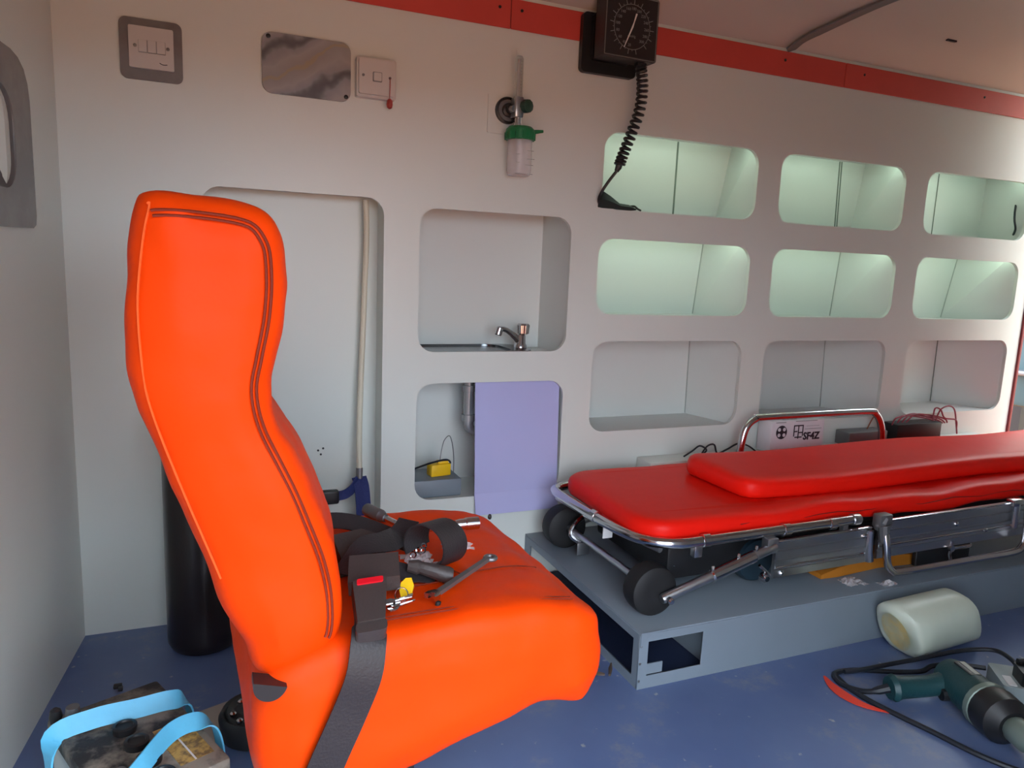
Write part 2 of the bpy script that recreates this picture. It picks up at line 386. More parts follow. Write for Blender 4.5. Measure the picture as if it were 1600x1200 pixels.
def upholster(outline, y0, y1, extra, wr=.0015, seed=0, rnd=.030):
    rn = random.Random(seed); ol = smooth_closed(outline, 5)
    W = y1-y0
    st = [(0, rnd), (.003, rnd*.62), (.010, rnd*.28), (.022, rnd*.07), (.04, 0), (.10, -.001), (.16, -.001), (W/2, -.001), (W-.16, -.001), (W-.10, -.001), (W-.04, 0), (W-.022, rnd*.07), (W-.010, rnd*.28), (W-.003, rnd*.62), (W, rnd)]
    loops = []
    ph = [rn.uniform(0, 6) for _ in range(6)]
    for yo, d in st:
        lp = inset(ol, d); row = []
        for i, p in enumerate(lp):
            wob = wr*(math.sin(i*.55+ph[0])+.7*math.sin(i*1.3+ph[1]+yo*9))*(.3 if d > .01 else 1)
            ex, ez = extra(p.x, p.y, yo/W)
            row.append(yaw((p.x+ex+wob*.5, y0+yo, p.y+ez+wob*.5)))
        loops.append(row)
    bq = B(); bq.loft(loops, cap=False)
    # gently domed side faces
    for k, sgn in ((0, -1), (-1, 1)):
        base = loops[k]; rings = []
        for d, bul in ((rnd+.008, .003), (rnd+.018, .005)):
            lp = inset(ol, d); rings.append([yaw((p.x, (y0 if k == 0 else y1)+sgn*bul, p.y)) for p in lp])
        bq.loft([base]+rings, cap=False)
        bm = bq.bm; bm.faces.new([bm.verts.new(p) for p in rings[-1]])
    bmesh.ops.remove_doubles(bq.bm, verts=bq.bm.verts, dist=1e-6)
    bmesh.ops.triangulate(bq.bm, faces=[f for f in bq.bm.faces if len(f.verts) > 4])
    return bq, ol
def soften(o, vox=.0065, it=7):
    r = o.modifiers.new('remesh', 'REMESH'); r.mode = 'VOXEL'; r.voxel_size = vox; r.use_smooth_shade = True
    tx = bpy.data.textures.new('vinyl_lumps', 'CLOUDS'); tx.noise_scale = .085; tx.noise_depth = 1
    dp = o.modifiers.new('lumps', 'DISPLACE'); dp.texture = tx; dp.strength = .009; dp.mid_level = .5; dp.texture_coords = 'LOCAL'
    k = o.modifiers.new('smooth', 'SMOOTH'); k.factor = .5; k.iterations = it
def bulge(x, z, s):
    if x > .055 and .44 < z < .74:
        k = math.sin(PI*(z-.44)/.30)*max(0, 1-abs((s-.5)/.36)**2.2)
        return (.017*k, .006*k)
    return (0, 0)
bq, ol = upholster(back, YN, YF, bulge, .0012, 1)
bo = put('backrest', bq, orange_m, seat, 60); soften(bo)
def seam_loop(ol, d, y, r, name, m, parent, lo=0, hi=1):
    lp = inset(ol, d); n = len(lp); lp = lp[int(lo*n):int(hi*n)]
    s = B(); s.tube([yaw((p.x, y, p.y)) for p in lp], r, 5, closed=(lo == 0 and hi == 1)); put(name, s, m, parent)
seam_loop(ol, .0255, YN-.0022, .0016, 'seam', seam_m, bo, 0, .52)
seam_loop(ol, .0200, YN-.0008, .0016, 'seam', seam_m, bo, 0, .52)
seam_loop(ol, .013, YN+.0040, .0012, 'seam', pale_seam_m, bo, .74, 1)
def sit(x, z, s):
    k = 0
    if z > .39 and x > .12: k = .010*(abs(s-.5)/.5)**4-.004*max(0, 1-abs((s-.5)/.36)**2)
    return (.012*max(0, 1-abs((s-.5)/.5)**2) if x > .49 else 0, k)
bq, ol2 = upholster(cush, YN-.012, YF, sit, .0022, 5, .034)
co = put('seat_cushion', bq, orange_m, seat, 60); soften(co)
def on_seat_curve(pts, r, m, name, parent):
    s = B(); s.tube([yaw(p) for p in smooth_open(pts)], r, 5); put(name, s, m, parent)
on_seat_curve([(.17, -.978, .4395), (.28, -.984, .4420), (.40, -.988, .4385), (.468, -.985, .428)], .0011, seam_m, 'seam', co)
on_seat_curve([(.17, -.970, .4395), (.28, -.976, .4420), (.40, -.980, .4385), (.468, -.977, .428)], .0008, seam_m, 'seam', co)
on_seat_curve([(.18, -.885, .4355), (.30, -.888, .4375), (.36, -.87, .4365), (.43, -.86, .432), (.475, -.855, .421)], .0011, seam_m, 'seam', co)
on_seat_curve([(.335, -.85, .4358), (.345, -.885, .4370)], .0011, seam_m, 'seam', co)
# back shell hinge cover, frame plate, pedestal
hm = [(.019*math.cos(math.radians(a)), .020*math.sin(math.radians(a))) for a in range(176, 366, 10)]
b = B(); b.ext(hm, frame(yaw((.054, YN-.012, .407)), (1, 0, -.22), (.22, 0, 1)), -.02, .006, .002)
put('recliner_cover', b, black_m, seat)
b = B(); b.bb(.10, .26, -.94, -.62, .17, .235, .006); put('seat_pan', b, black_m, seat)
b = B(); b.bb(.12, .25, -.93, -.65, .012, .18, .01); b.bb(.10, .28, -.95, -.62, 0, .012, .003); put('pedestal', b, black_m, seat)
# small dark hole / snag on the far corner
b = B(); b.sphere((.492, -.602, .420), .004, (1, 1, 1.4), 8, 6); put('button', b, black_m, seat)

# ---- seat belt: buckle on its strap, second buckle block, webbing
belt = thing('seat_belt', 'dark seat belt with red-buttoned buckle lying on the orange seat', 'seat belt', (.2, -.95, .44))
# strap down the near side of the cushion
path = smooth_open([(.184, -.985, .452), (.178, -1.012, .450), (.173, -1.030, .438), (.166, -1.040, .405), (.150, -1.038, .36), (.128, -1.038, .31), (.108, -1.036, .26), (.092, -1.03, .215)], 5)
b = B(); b.ribbon(path, [.038]*6+[.044]*(len(path)-6), (1, 0, -.28), .0022); put('strap', b, web_m, belt)
def slab(fr, poly, d0, d1, bev=.003):
    q = B(); q.ext(poly, fr, d0, d1, bev); return q
fb = frame((.184, -.985, .466), (1, .05, .0), (.16, .93, .32))        # buckle leans back on the strap, facing the camera
bp_ = [(-.017, -.034), (.017, -.034), (.018, -.02), (.022, .03), (.022, .036), (-.022, .036), (-.022, .03), (-.018, -.02)]
bk = put('buckle', slab(fb, bp_, -.011, .011, .004), belt_m, belt)
put('release_button', slab(fb, rrect(-.017, .017, .027, .036, .002, 2), .010, .0135, .001), redbtn_m, bk)
put('buckle_boot', slab(fb, rrect(-.019, .019, -.050, -.033, .005, 3), -.009, .009, .003), belt_m, belt)
f2 = frame((.206, -.905, .474), (1, -.10, .10), (.08, .92, .36))
put('tongue_cover', slab(f2, [(-.036, -.022), (.032, -.026), (.036, .018), (-.03, .026)], -.014, .012, .005), belt_m, belt)
f3 = frame((.205, -.80, .462), (1, .15, 0), (-.12, .9, .42))
put('retractor_block', slab(f3, [(-.034, -.03), (.032, -.028), (.036, .012), (.012, .03), (-.034, .026)], -.024, .016, .005), belt_m, belt)
# webbing from behind the backrest over the seat
b = B(); b.ribbon(smooth_open([(.150, -.70, .470), (.185, -.69, .474), (.225, -.70, .468), (.265, -.725, .455), (.30, -.755, .445)]), .030, (.1, .8, .6), .002); put('strap', b, web_m, belt)
b = B(); b.ribbon(smooth_open([(.165, -.885, .468), (.20, -.86, .492), (.24, -.835, .487), (.265, -.80, .480), (.290, -.77, .492)]), .034, [(.2, .8, .3)]*25, .002); put('strap', b, web_m, belt)
# the big standing loop
lp = []
cx, cz = .325, .470
for k in range(31):
    t = math.radians(205-300*k/30)
    lp.append(Vector((.318, -.822, .470))+Vector((-.62, .78, 0))*(.036*math.cos(t)*-1)+Vector((0, 0, .034*math.sin(t))))
b = B(); b.ribbon(lp, .062, [(.78, .60, -.12)]*31, .0024); put('strap_loop', b, web_m, belt)
b = B(); b.ribbon(smooth_open([lp[-1], (.30, -.868, .442), (.27, -.87, .448), (.235, -.872, .462)]), .030, (.7, .6, .1), .002); put('strap', b, web_m, belt)
b = B(); b.tube([(.262, -.872, .462), (.275, -.876, .460), (.280, -.877, .459), (.315, -.893, .450), (.322, -.895, .449)], [.008, .011, .009, .0125, .010], 10); put('stalk_end', b, belt_m, belt)

# ---- tools and bits lying on the cushion
t = thing('socket_wrench', 'chrome bent socket wrench lying at far edge of orange seat', 'wrench', (.35, -.69, .44))
wp = smooth_open([(.270, -.605, .452), (.293, -.66, .450), (.312, -.70, .449), (.345, -.705, .449), (.395, -.70, .449)], 5)
b = B(); b.tube(wp, .0052, 10); put('shaft', b, chrome_m, t)
b = B(); b.tube([(.390, -.7005, .449), (.398, -.7, .449), (.399, -.7, .449), (.408, -.7, .449), (.409, -.7, .449), (.432, -.7, .449)], [.008, .0095, .0095, .0095, .0108, .0108], 12); put('socket', b, chrome_m, t)
b = B(); b.tube([(.284, -.64, .451), (.280, -.63, .4515), (.279, -.628, .4515), (.262, -.588, .452)], [.007, .009, .0108, .0108], 12); put('socket', b, grey_tin_m, t)

t = thing('spanner', 'slim steel ring spanner lying aslant on the orange seat', 'spanner', (.33, -.89, .44))
A, Bp = Vector((.282, -.946, .449)), Vector((.394, -.850, .447)); d = (Bp-A).normalized(); sd = Vector((0, 0, 1)).cross(d)
b = B(); b.ext([(0, -.0042), ((Bp-A).length, -.0038), ((Bp-A).length, .0038), (0, .0042)], frame(A, d, sd), -.002, .004, .0012); put('shank', b, grey_tin_m, t)
b = B()
ring = [Bp+d*.006+(d*math.cos(k*PI/10)+sd*math.sin(k*PI/10))*.008 for k in range(20)]
b.tube(ring, .0036, 8, closed=True); put('ring_end', b, grey_tin_m, t)
b = B(); b.ext([(.004, -.005), (-.006, -.010), (-.016, -.009), (-.013, -.004), (-.007, -.003), (-.006, .003), (-.012, .005), (-.014, .010), (-.005, .010), (.004, .005)], frame(A, d, sd), -.002, .005, .0012); put('open_end', b, chrome_m, t)
s = B(); s.lathe([(.004, 0), (.004, .006), (.0025, .007)], (.281, -.957, .4375), (.2, .1, 1), 8)
single('small_screw', s, black_m, 'tiny black screw beside open end of the spanner', 'screw')

t = thing('key_bunch', 'bunch of silver keys with a yellow tag beside the belt buckle', 'keys', (.24, -.935, .44))
fk = frame((.249, -.918, .452), (.9, -.1, .3), (.15, .75, .6))
b = B(); b.ext([(-.009, -.012), (-.002, -.018), (.006, -.014), (.010, -.002), (.007, .010), (-.001, .013), (-.008, .009), (-.011, .001)], fk, -.002, .002, .001); put('tag', b, yellow_m, t)
for k, (dx, dy, an) in enumerate(((.0, 0, .25), (.004, .006, .5), (-.003, .012, .05))):
    fr = frame((.218+dx, -.957+dy, .4425+.002*k), (math.cos(an), math.sin(an), .1), (-math.sin(an), math.cos(an), 0))
    b = B(); b.ext([(-.004, -.006), (.006, -.007), (.011, -.002), (.034, -.002), (.036, 0), (.034, .002), (.011, .002), (.006, .007), (-.004, .006)], fr, 0, .0016); put('key', b, chrome_m, t)
b = B(); b.tube([Vector((.237, -.935, .450))+Vector((.009*math.cos(a), .005*math.sin(a), .008*math.sin(a))) for a in [k*PI/8 for k in range(16)]], .0009, 6, closed=True); put('key_ring', b, chrome_m, t)

def crumple(c, sx, sy, h, seed, n=9, tilt=None):
    rn = random.Random(seed); bm = bmesh.new(); bmesh.ops.create_grid(bm, x_segments=n, y_segments=n, size=.5)
    for v in bm.verts:
        r = math.hypot(v.co.x, v.co.y); v.co.z = rn.uniform(0, h)*max(.15, 1-1.6*r); v.co.x = v.co.x*sx*(1+rn.uniform(-.18, .18)); v.co.y = v.co.y*sy*(1+rn.uniform(-.18, .18))
        v.co += Vector(c)
        if tilt: v.co.z += tilt*(v.co.y-c[1])
    q = B(); q.bm.free(); q.bm = bm
    r = bmesh.ops.solidify(bm, geom=bm.faces[:], thickness=.0006)
    return q
t = thing('washer_bag', 'small clear bag of washers inside the belt loop', 'plastic bag', (.295, -.79, .44))
put('bag', crumple((.297, -.80, .437), .045, .05, .022, 3), haze_m, t, 0)
for k in range(5):
    c = Vector((.288+.005*k, -.806+.006*((k*2) % 3), .449+.002*k)); ax = Vector((random.uniform(-1, 1), -1, random.uniform(.2, 1))).normalized(); u = ax.orthogonal().normalized(); v = ax.cross(u)
    b = B(); b.tube([c+(u*math.cos(a)+v*math.sin(a))*.0042 for a in [j*PI/7 for j in range(14)]], .0013, 6, closed=True); put('washer', b, chrome_m, t)
single('plastic_scrap', crumple((.372, -.765, .438), .045, .04, .012, 11), haze_m, 'crumpled clear plastic scrap on the orange seat behind the belt loop', 'plastic scrap', smooth=0)

# ================================================================== GAS CYLINDER
t = thing('gas_cylinder', 'black gas cylinder standing on the floor behind the orange seat', 'gas cylinder', (-.012, -.118, 0))
b = B(); b.lathe([(.058, 0), (.070, .006), (.077, .02), (.078, .035), (.078, .50), (.072, .54), (.052, .57), (.028, .582), (.024, .60)], (-.012, -.118, 0), (0, 0, 1), 40); put('body', b, cyl_m, t)
b = B(); b.lathe([(.016, .60), (.016, .63), (.011, .632), (.011, .66), (.018, .662), (.018, .675)], (-.012, -.118, 0), (0, 0, 1), 16); put('valve', b, steel_m, t)

# ================================================================== BENCH
bench = thing('stretcher_bench', 'low grey-blue metal platform under the red stretcher', 'platform', (1.75, -.31, 0))
BX0, BX1, BY0, BZ = .842, 2.70, -.613, .13
b = B(); b.bb(BX0, BX1, BY0, -.002, BZ-.004, BZ, .0015); put('top_sheet', b, bench_m, bench)
outer = [(BX0, .0), (BX1, 0), (BX1, BZ-.0045), (BX0, BZ-.0045)]
put('front_sheet', sheet_with_holes(outer, [[(BX0+.022, .028), (BX0+.165, .028), (BX0+.165, .108), (BX0+.022, .108)]], WALLF(BY0), .004), bench_m, bench, 0)
fe = lambda y, z, d=0: Vector((BX0+d, y, z))
put('end_frame', sheet_with_holes([(BY0+.005, 0), (-.003, 0), (-.003, BZ-.0045), (BY0+.005, BZ-.0045)], [[(BY0+.025, .022), (-.04, .022), (-.04, BZ-.022), (BY0+.025, BZ-.022)]], fe, .004), bench_m, bench, 0)
b = B(); b.ext([(BX0+.001, .098), (BX0+.001, .131), (BX0+.06, .131), (BX0+.03, .126), (BX0+.012, .112)], WALLF(BY0-.0025), 0, .002); put('corner_gusset', b, bench_m, bench)
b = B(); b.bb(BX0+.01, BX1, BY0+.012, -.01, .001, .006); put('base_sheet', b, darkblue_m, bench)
b = B(); b.bb(BX0+.20, BX0+.206, BY0+.012, -.01, .007, BZ-.006); put('inner_rib', b, bench_m, bench)
for k in range(3):
    s = B(); s.lathe([(.003, 0), (.003, .001)], (BX0-.0005+.004, BY0-.0005, .02+.04*k), (0, -1, 0), 8); put('rivet', s, grey_tin_m, bench)
b = B(); b.bb(BX0+.024, BX0+.066, BY0+.006, BY0+.009, .028, .052)
single('small_card', b, bench_m, 'small grey card standing in the platform front opening', 'card')

# ================================================================== STRETCHER
st = thing('stretcher', 'folded chrome stretcher with red mattress on the grey platform', 'stretcher', (1.75, -.33, .13))
# mattress: rounded slab
def pillow(outline, levels, z_fn=None, seed=0, wr=.002):
    rn = random.Random(seed); ph = [rn.uniform(0, 6) for _ in range(4)]
    loops = []
    for z, d in levels:
        lp = inset(outline, d)
        loops.append([Vector((p.x+wr*.6*math.sin(i*.9+ph[0]), p.y+wr*.6*math.sin(i*.7+ph[1]), z+(z_fn(p.x, p.y) if z_fn else 0))) for i, p in enumerate(lp)])
    q = B(); q.loft(loops, cap=False)
    for lp in (loops[0], loops[-1]):
        q.bm.faces.new([q.bm.verts.new(p) for p in lp])
    bmesh.ops.remove_doubles(q.bm, verts=q.bm.verts, dist=1e-6); return q
def dense_rrect(x0, x1, y0, y1, r, step=.05):
    P = [Vector(p) for p in rrect(x0, x1, y0, y1, r, 8)]; out = []
    for i in range(len(P)):
        a, c = P[i], P[(i+1) % len(P)]; k = max(1, int((c-a).length/step))
        out += [a.lerp(c, j/k) for j in range(k)]
    return out
MO = dense_rrect(.895, 2.82, -.535, -.088, .085)
mz = lambda x, y: (.006*math.sin(x*9+1)+.004*math.sin(x*23)) * max(0, (-.40-y)/.13) if x > 1.2 else .002*math.sin(x*14)
mo = put('mattress', pillow(MO, [(.288, .012), (.290, .004), (.298, 0), (.318, -.001), (.328, .003), (.334, .011), (.3365, .024), (.337, .05)], mz, 2), redv_m, st, 60)
PO = dense_rrect(1.225, 2.80, -.464, -.175, .06)
po = put('top_pad', pillow(PO, [(.338, .010), (.342, .002), (.352, -.001), (.370, 0), (.380, .004), (.386, .013), (.389, .028), (.3895, .045)], lambda x, y: .004*math.sin(x*7), 4), redv_m, st, 60)
on = B(); on.tube([(1.15+.06*k, -.5355+.002*math.sin(k), .314+.004*math.sin(k*1.7)) for k in range(28)], .0012, 5); put('welt', on, mat('dark_red_welt', (120, 20, 20), .5), mo)
# frame rail
RZ, RR = .292, .0125
rail = [(1.505, -.548, RZ+.004), (1.30, -.549, RZ+.002), (1.02, -.550, RZ), (.965, -.545, RZ), (.93, -.528, RZ), (.905, -.50, RZ), (.890, -.46, RZ), (.880, -.40, RZ), (.872, -.30, RZ), (.868, -.20, RZ), (.868, -.14, RZ), (.880, -.105, RZ), (.92, -.085, RZ), (1.0, -.080, RZ), (1.4, -.080, RZ), (2.8, -.080, RZ)]
b = B(); b.tube(smooth_open(rail, 5), RR, 14); put('frame_rail', b, chrome_m, st)
b = B(); b.bb(.96, 2.8, -.51, -.11, .268, .286, .004); put('bed_plate', b, black_m, st)
b = B(); b.tube([(.885, -.11, .268), (.905, -.30, .266), (.945, -.515, .268)], .008, 10); put('cross_tube', b, alu_m, st)
for x, y, dx, dy in ((.8755, -.335, .10, -1), (1.04, -.550, 1, 0), (1.275, -.549, 1, 0), (1.42, -.5485, 1, 0)):
    d = Vector((dx, dy, 0)).normalized(); c = Vector((x, y, RZ+.001))
    s = B(); s.tube([c-d*.010, c-d*.009, c+d*.009, c+d*.010], [RR+.0005, RR+.003, RR+.003, RR+.0005], 14); put('clamp_ring', s, chrome_m, st)
b = B(); b.tube([(1.488, -.548, RZ+.004), (1.510, -.548, RZ+.004), (1.516, -.548, RZ+.004)], [RR+.002, RR+.002, RR-.002], 14); put('end_cap', b, alu_m, st)
b = B(); b.bb(1.008, 1.03, -.558, -.540, .256, .285, .003); put('rail_bracket', b, alu_m, st)
b = B(); b.bb(1.455, 1.472, -.556, -.542, .268, .288, .002); put('rail_bracket', b, alu_m, st)
b = B(); b.bb(.895, .922, -.345, -.342, .236, .272, .001); put('white_label', b, white_m, st)
# wheels
def wheel(y0, y1, x, z, r):
    q = B(); m = (y0+y1)/2; h = (y1-y0)/2
    q.lathe([(r*.45, -h), (r*.8, -h), (r*.96, -h*.8), (r, -h*.4), (r, h*.4), (r*.96, h*.8), (r*.8, h), (r*.45, h)], (x, m, z), (0, 1, 0), 36)
    wo = put('wheel', q, rubber_m, st)
    q = B(); q.lathe([(r*.46, -h*.7), (r*.46, h*.7)], (x, m, z), (0, 1, 0), 24); put('hub', q, black_m, wo)
wheel(-.560, -.505, .912, .1885, .058); wheel(-.145, -.090, .905, .1885, .058)
b = B(); b.tube([(.907, -.10, .190), (.912, -.55, .190)], .0085, 12); put('axle', b, alu_m, st)
b = B(); b.tube(smooth_open([(.935, -.165, .225), (.915, -.17, .215), (.897, -.175, .195), (.900, -.182, .178), (.918, -.195, .168)]), .007, 10); put('hook', b, chrome_m, st)
b = B(); b.bb(.905, .940, -.202, -.200, .135, .168, .0008); put('plate', b, alu_m, st)
b = B(); b.tube([(.965, -.20, .215), (1.03, -.42, .225), (1.02, -.47, .20)], .003, 8); put('rod', b, chrome_m, st)
# near folding leg
A, Bp = Vector((.918, -.572, .178)), Vector((1.232, -.566, .262))
b = B(); b.tube([A, A.lerp(Bp, .02), Bp], [.010, .0115, .0115], 12); put('leg', b, alu_m, st)
b = B(); b.tube([A.lerp(Bp, .42), A.lerp(Bp, .43), A.lerp(Bp, .80), A.lerp(Bp, .81)], [.0115, .0145, .0145, .0115], 12); put('leg_sleeve', b, chrome_m, st)
for k in (.43, .66, .82):
    p = A.lerp(Bp, k); s = B(); s.lathe([(.004, 0), (.004, .010), (.0025, .012)], p+Vector((0, 0, .012)), (0, 0, 1), 8); put('pin', s, chrome_m, st)
b = B(); b.lathe([(.008, 0), (.008, .008), (.005, .012)], (.930, -.584, .180), (0, -1, 0), 12); put('axle_bolt', b, chrome_m, st)
b = B(); b.bb(1.205, 1.238, -.572, -.548, .246, .284, .004); put('leg_bracket', b, alu_m, st)
b = B(); b.tube([(.918, -.10, .178), (1.232, -.11, .262)], .0115, 12); put('leg', b, alu_m, st)
# side channels: ribbed aluminium, two lengths
def channel(x0, x1, z0, z1, y, dz):
    q = B(); n = 4; h = (z1-z0)/n
    prof = [(0, z0)]
    pts = []
    for k in range(n):
        a = z0+k*h
        pts += [(-.010, a+.002), (-.010, a+h-.004), (-.0075, a+h-.003), (-.0075, a+h-.001)]
    pts = [(0, z0)]+[(-.006, z0)]+pts+[(-.006, z1), (0, z1)]
    q.loft([[Vector((x0, y+p, z)) for p, z in pts], [Vector((x1, y+p, z+dz)) for p, z in pts]])
    return put('side_channel', q, alu_m, st, 20)
c1 = channel(1.24, 1.545, .178, .272, -.552, .004)
c2 = channel(1.575, 2.75, .186, .288, -.552, .010)
for x0, x1, zz, dz, par in ((1.242, 1.543, .206, .004, c1), (1.577, 2.748, .222, .010, c2), (1.242, 1.543, .271, .004, c1), (1.577, 2.748, .287, .010, c2)):
    s = B(); s.tube([(x0, -.5625, zz), (x1, -.5625, zz+dz)], .0032, 8); put('channel_ridge', s, chrome_m, par)
for x, z in ((1.262, .190), (1.52, .255), (1.86, .252), (1.98, .222), (2.1, .255)):
    s = B(); s.lathe([(.0065, 0), (.0065, .003), (.003, .006)], (x, -.5615, z), (0, -1, 0), 10); put('rivet', s, chrome_m, c1 if x < 1.55 else c2)
b = B(); b.lathe([(.011, 0), (.011, .012), (.007, .018)], (1.215, -.552, .184), (0, -1, 0), 12); b.tube([(1.20, -.556, .215), (1.235, -.556, .185)], .004, 8); put('pivot_bolt', b, chrome_m, st)
# rail pivot bracket and folded-down guard rail
b = B(); b.tube([(1.566, -.566, .270), (1.566, -.572, .292), (1.572, -.572, .300)], [.014, .018, .016], 10); b.bb(1.548, 1.592, -.584, -.556, .276, .312, .006); b.tube([(1.566, -.578, .285), (1.570, -.582, .240)], [.016, .012], 10); put('guard_bracket', b, grey_tin_m, st)
g = smooth_open([(1.567, -.580, .280), (1.570, -.590, .235), (1.578, -.592, .190), (1.598, -.592, .166), (1.64, -.592, .158), (1.9, -.592, .158), (2.06, -.592, .158), (2.10, -.592, .170), (2.115, -.59, .20), (2.118, -.582, .28)], 6)
b = B(); b.tube(g, .0098, 12); put('guard_rail', b, chrome_m, st)
b = B(); b.tube([(1.530, -.572, .272), (1.532, -.572, .215), (1.537, -.572, .192)], [.008, .010, .012], 10); put('latch', b, chrome_m, st)
b = B(); b.tube([(2.085, -.572, .292), (2.085, -.572, .222)], .009, 10); b.bb(2.06, 2.11, -.58, -.555, .285, .305, .004); put('latch', b, chrome_m, st)
b = B(); b.lathe([(.009, 0), (.009, .01)], (1.845, -.562, .186), (0, -1, 0), 10); b.tube([(1.845, -.566, .206), (1.842, -.566, .170), (1.85, -.566, .150)], .005, 8); b.bb(1.86, 1.93, -.566, -.56, .178, .188, .001); put('pivot_bolt', b, chrome_m, st)
# far raised guard rail
g = smooth_open([(1.505, -.10, .300), (1.507, -.10, .375), (1.520, -.10, .43), (1.552, -.10, .456), (1.60, -.10, .461), (2.0, -.10, .462), (2.055, -.10, .452), (2.085, -.10, .415), (2.096, -.10, .37), (2.098, -.10, .30)], 12)
b = B(); b.tube(g, .0115, 14); put('guard_rail', b, chrome_m, st)
# mid caster disc and things slung below
b = B(); b.lathe([(.030, -.02), (.052, -.018), (.056, -.008), (.056, .008), (.052, .018), (.030, .02)], (1.262, -.46, .188), (0, 1, 0), 32); put('caster_disc', b, castblue_m, st)
b = B(); b.bb(1.00, 1.29, -.47, -.13, .165, .264, .01); put('under_shade_block', b, black_m, st)  # black block added for the underside shade and black parts between the wheels
b = B(); b.bb(1.30, 2.7, -.50, -.14, .205, .262, .008); put('under_frame', b, black_m, st)
b = B(); b.bb(1.74, 1.95, -.548, -.535, .140, .186, .002, 1); put('under_plate', b, black_m, st)
q = B(); q.loft([[Vector((x, -.515+.006*math.sin(x*20), .1315)), Vector((x, -.515+.006*math.sin(x*20), z)), Vector((x, -.49, z+.006)), Vector((x, -.44, z)), Vector((x, -.43, .1315))] for x, z in ((1.44, .142), (1.50, .158), (1.57, .160), (1.65, .165), (1.75, .162), (1.80, .150))])
put('amber_sling', q, orange_cloth_m, st)

# ================================================================== THINGS ON THE LEDGE
t = thing('lamp_carton', 'white printed carton behind the stretcher guard rail', 'carton', (1.74, -.04, .335))
b = B(); b.bb(1.645, 1.862, -.074, -.012, .3355, .438, .002); ct = put('box', b, carton_m, t)
FW = frame((1.640, -.0746, .3355), (1, 0, 0), (0, 0, 1))
b = B(); b.lathe([(.022, 0), (.022, .0006)], FW(.045, .066), (0, -1, 0), 24); em = put('emblem', b, ink_m, t)
for k in range(4):
    b = B(); b.lathe([(.006, 0), (.006, .0004)], FW(.045+.010*(-1 if k % 2 else 1), .066+.009*(-1 if k > 1 else 1), .0007), (0, -1, 0), 12); put('emblem_spot', b, carton_m, em)
def flat(name, polys, fr, d, m, parent):
    q = B()
    for pl in polys: q.ext(pl, fr, d, d+.0005)
    return put(name, q, m, parent, 0)
rc = lambda x0, x1, y0, y1: [(x0, y0), (x1, y0), (x1, y1), (x0, y1)]
flat('logo_shield', [rc(.094, .098, .05, .086), rc(.112, .116, .042, .086), rc(.130, .134, .05, .086), rc(.094, .134, .083, .087), rc(.094, .11, .064, .068), rc(.116, .134, .060, .064), rc(.1, .13, .045, .049)], FW, .0002, ink_m, t)
put('printed_words', text('SF4Z', .033, lambda x, y, z=0: FW(.170+x, .048+y, .0003+z), bold=.0011), ink_m, t, 0)
flat('print_line', [rc(.14, .21, .072, .0735), rc(.145, .20, .082, .083), rc(.02, .06, .0965, .099), rc(.10, .19, .0985, .1005)], FW, .0002, dim_m, t)
b = B(); b.bb(1.70, 1.76, -.06, -.03, .4381, .4386); put('top_print', b, dim_m, t, 0)

t = thing('power_adapter', 'black adapter with tangled pink wires on ledge behind stretcher', 'adapter', (2.30, -.042, .335))
b = B(); b.bb(2.20, 2.42, -.074, -.01, .3355, .402, .006); put('case', b, black_m, t)
for k in range(6):
    c = [(2.20+.02*k, -.05, .395), (2.22+.03*k, -.045, .418+.003*k), (2.28+.035*k, -.04, .424+.006*math.sin(k*2)), (2.36+.025*k, -.045, .414), (2.40+.022*k, -.05, .404), (2.44+.012*k, -.05, .392)]
    if k == 5: c = [(2.42, -.045, .40), (2.44, -.045, .44), (2.48, -.045, .452), (2.52, -.04, .435), (2.54, -.04, .38), (2.55, -.04, .345)]
    if k == 4: c = [(2.40, -.05, .405), (2.41, -.045, .445), (2.44, -.045, .44), (2.46, -.05, .41), (2.52, -.05, .40), (2.53, -.05, .372)]
    b = B(); b.tube(smooth_open(c), .0027, 6); put('wire', b, pink_m, t)
t = thing('metal_block', 'flat grey metal block beside the carton on ledge', 'metal block', (2.06, -.04, .335))
b = B(); b.bb(1.985, 2.16, -.07, -.008, .3355, .383, .004); put('block', b, grey_tin_m, t)
b = B(); b.tube(smooth_open([(2.10, -.035, .383), (2.13, -.035, .43), (2.15, -.035, .41), (2.17, -.035, .345)]), .0022, 6); put('lead', b, mat('tan_lead', (150, 96, 70), .5), t)
b = B(); b.tube(smooth_open([(1.34, -.045, .3375), (1.372, -.042, .352), (1.40, -.04, .366), (1.425, -.042, .352), (1.40, -.05, .340), (1.42, -.05, .366), (1.45, -.045, .368), (1.465, -.045, .34), (1.50, -.045, .350), (1.54, -.046, .366), (1.58, -.045, .358), (1.61, -.05, .339)]), .0028, 6)
single('black_cable', b, cable_m, 'loops of thin black cable between wall and red mattress', 'cable')

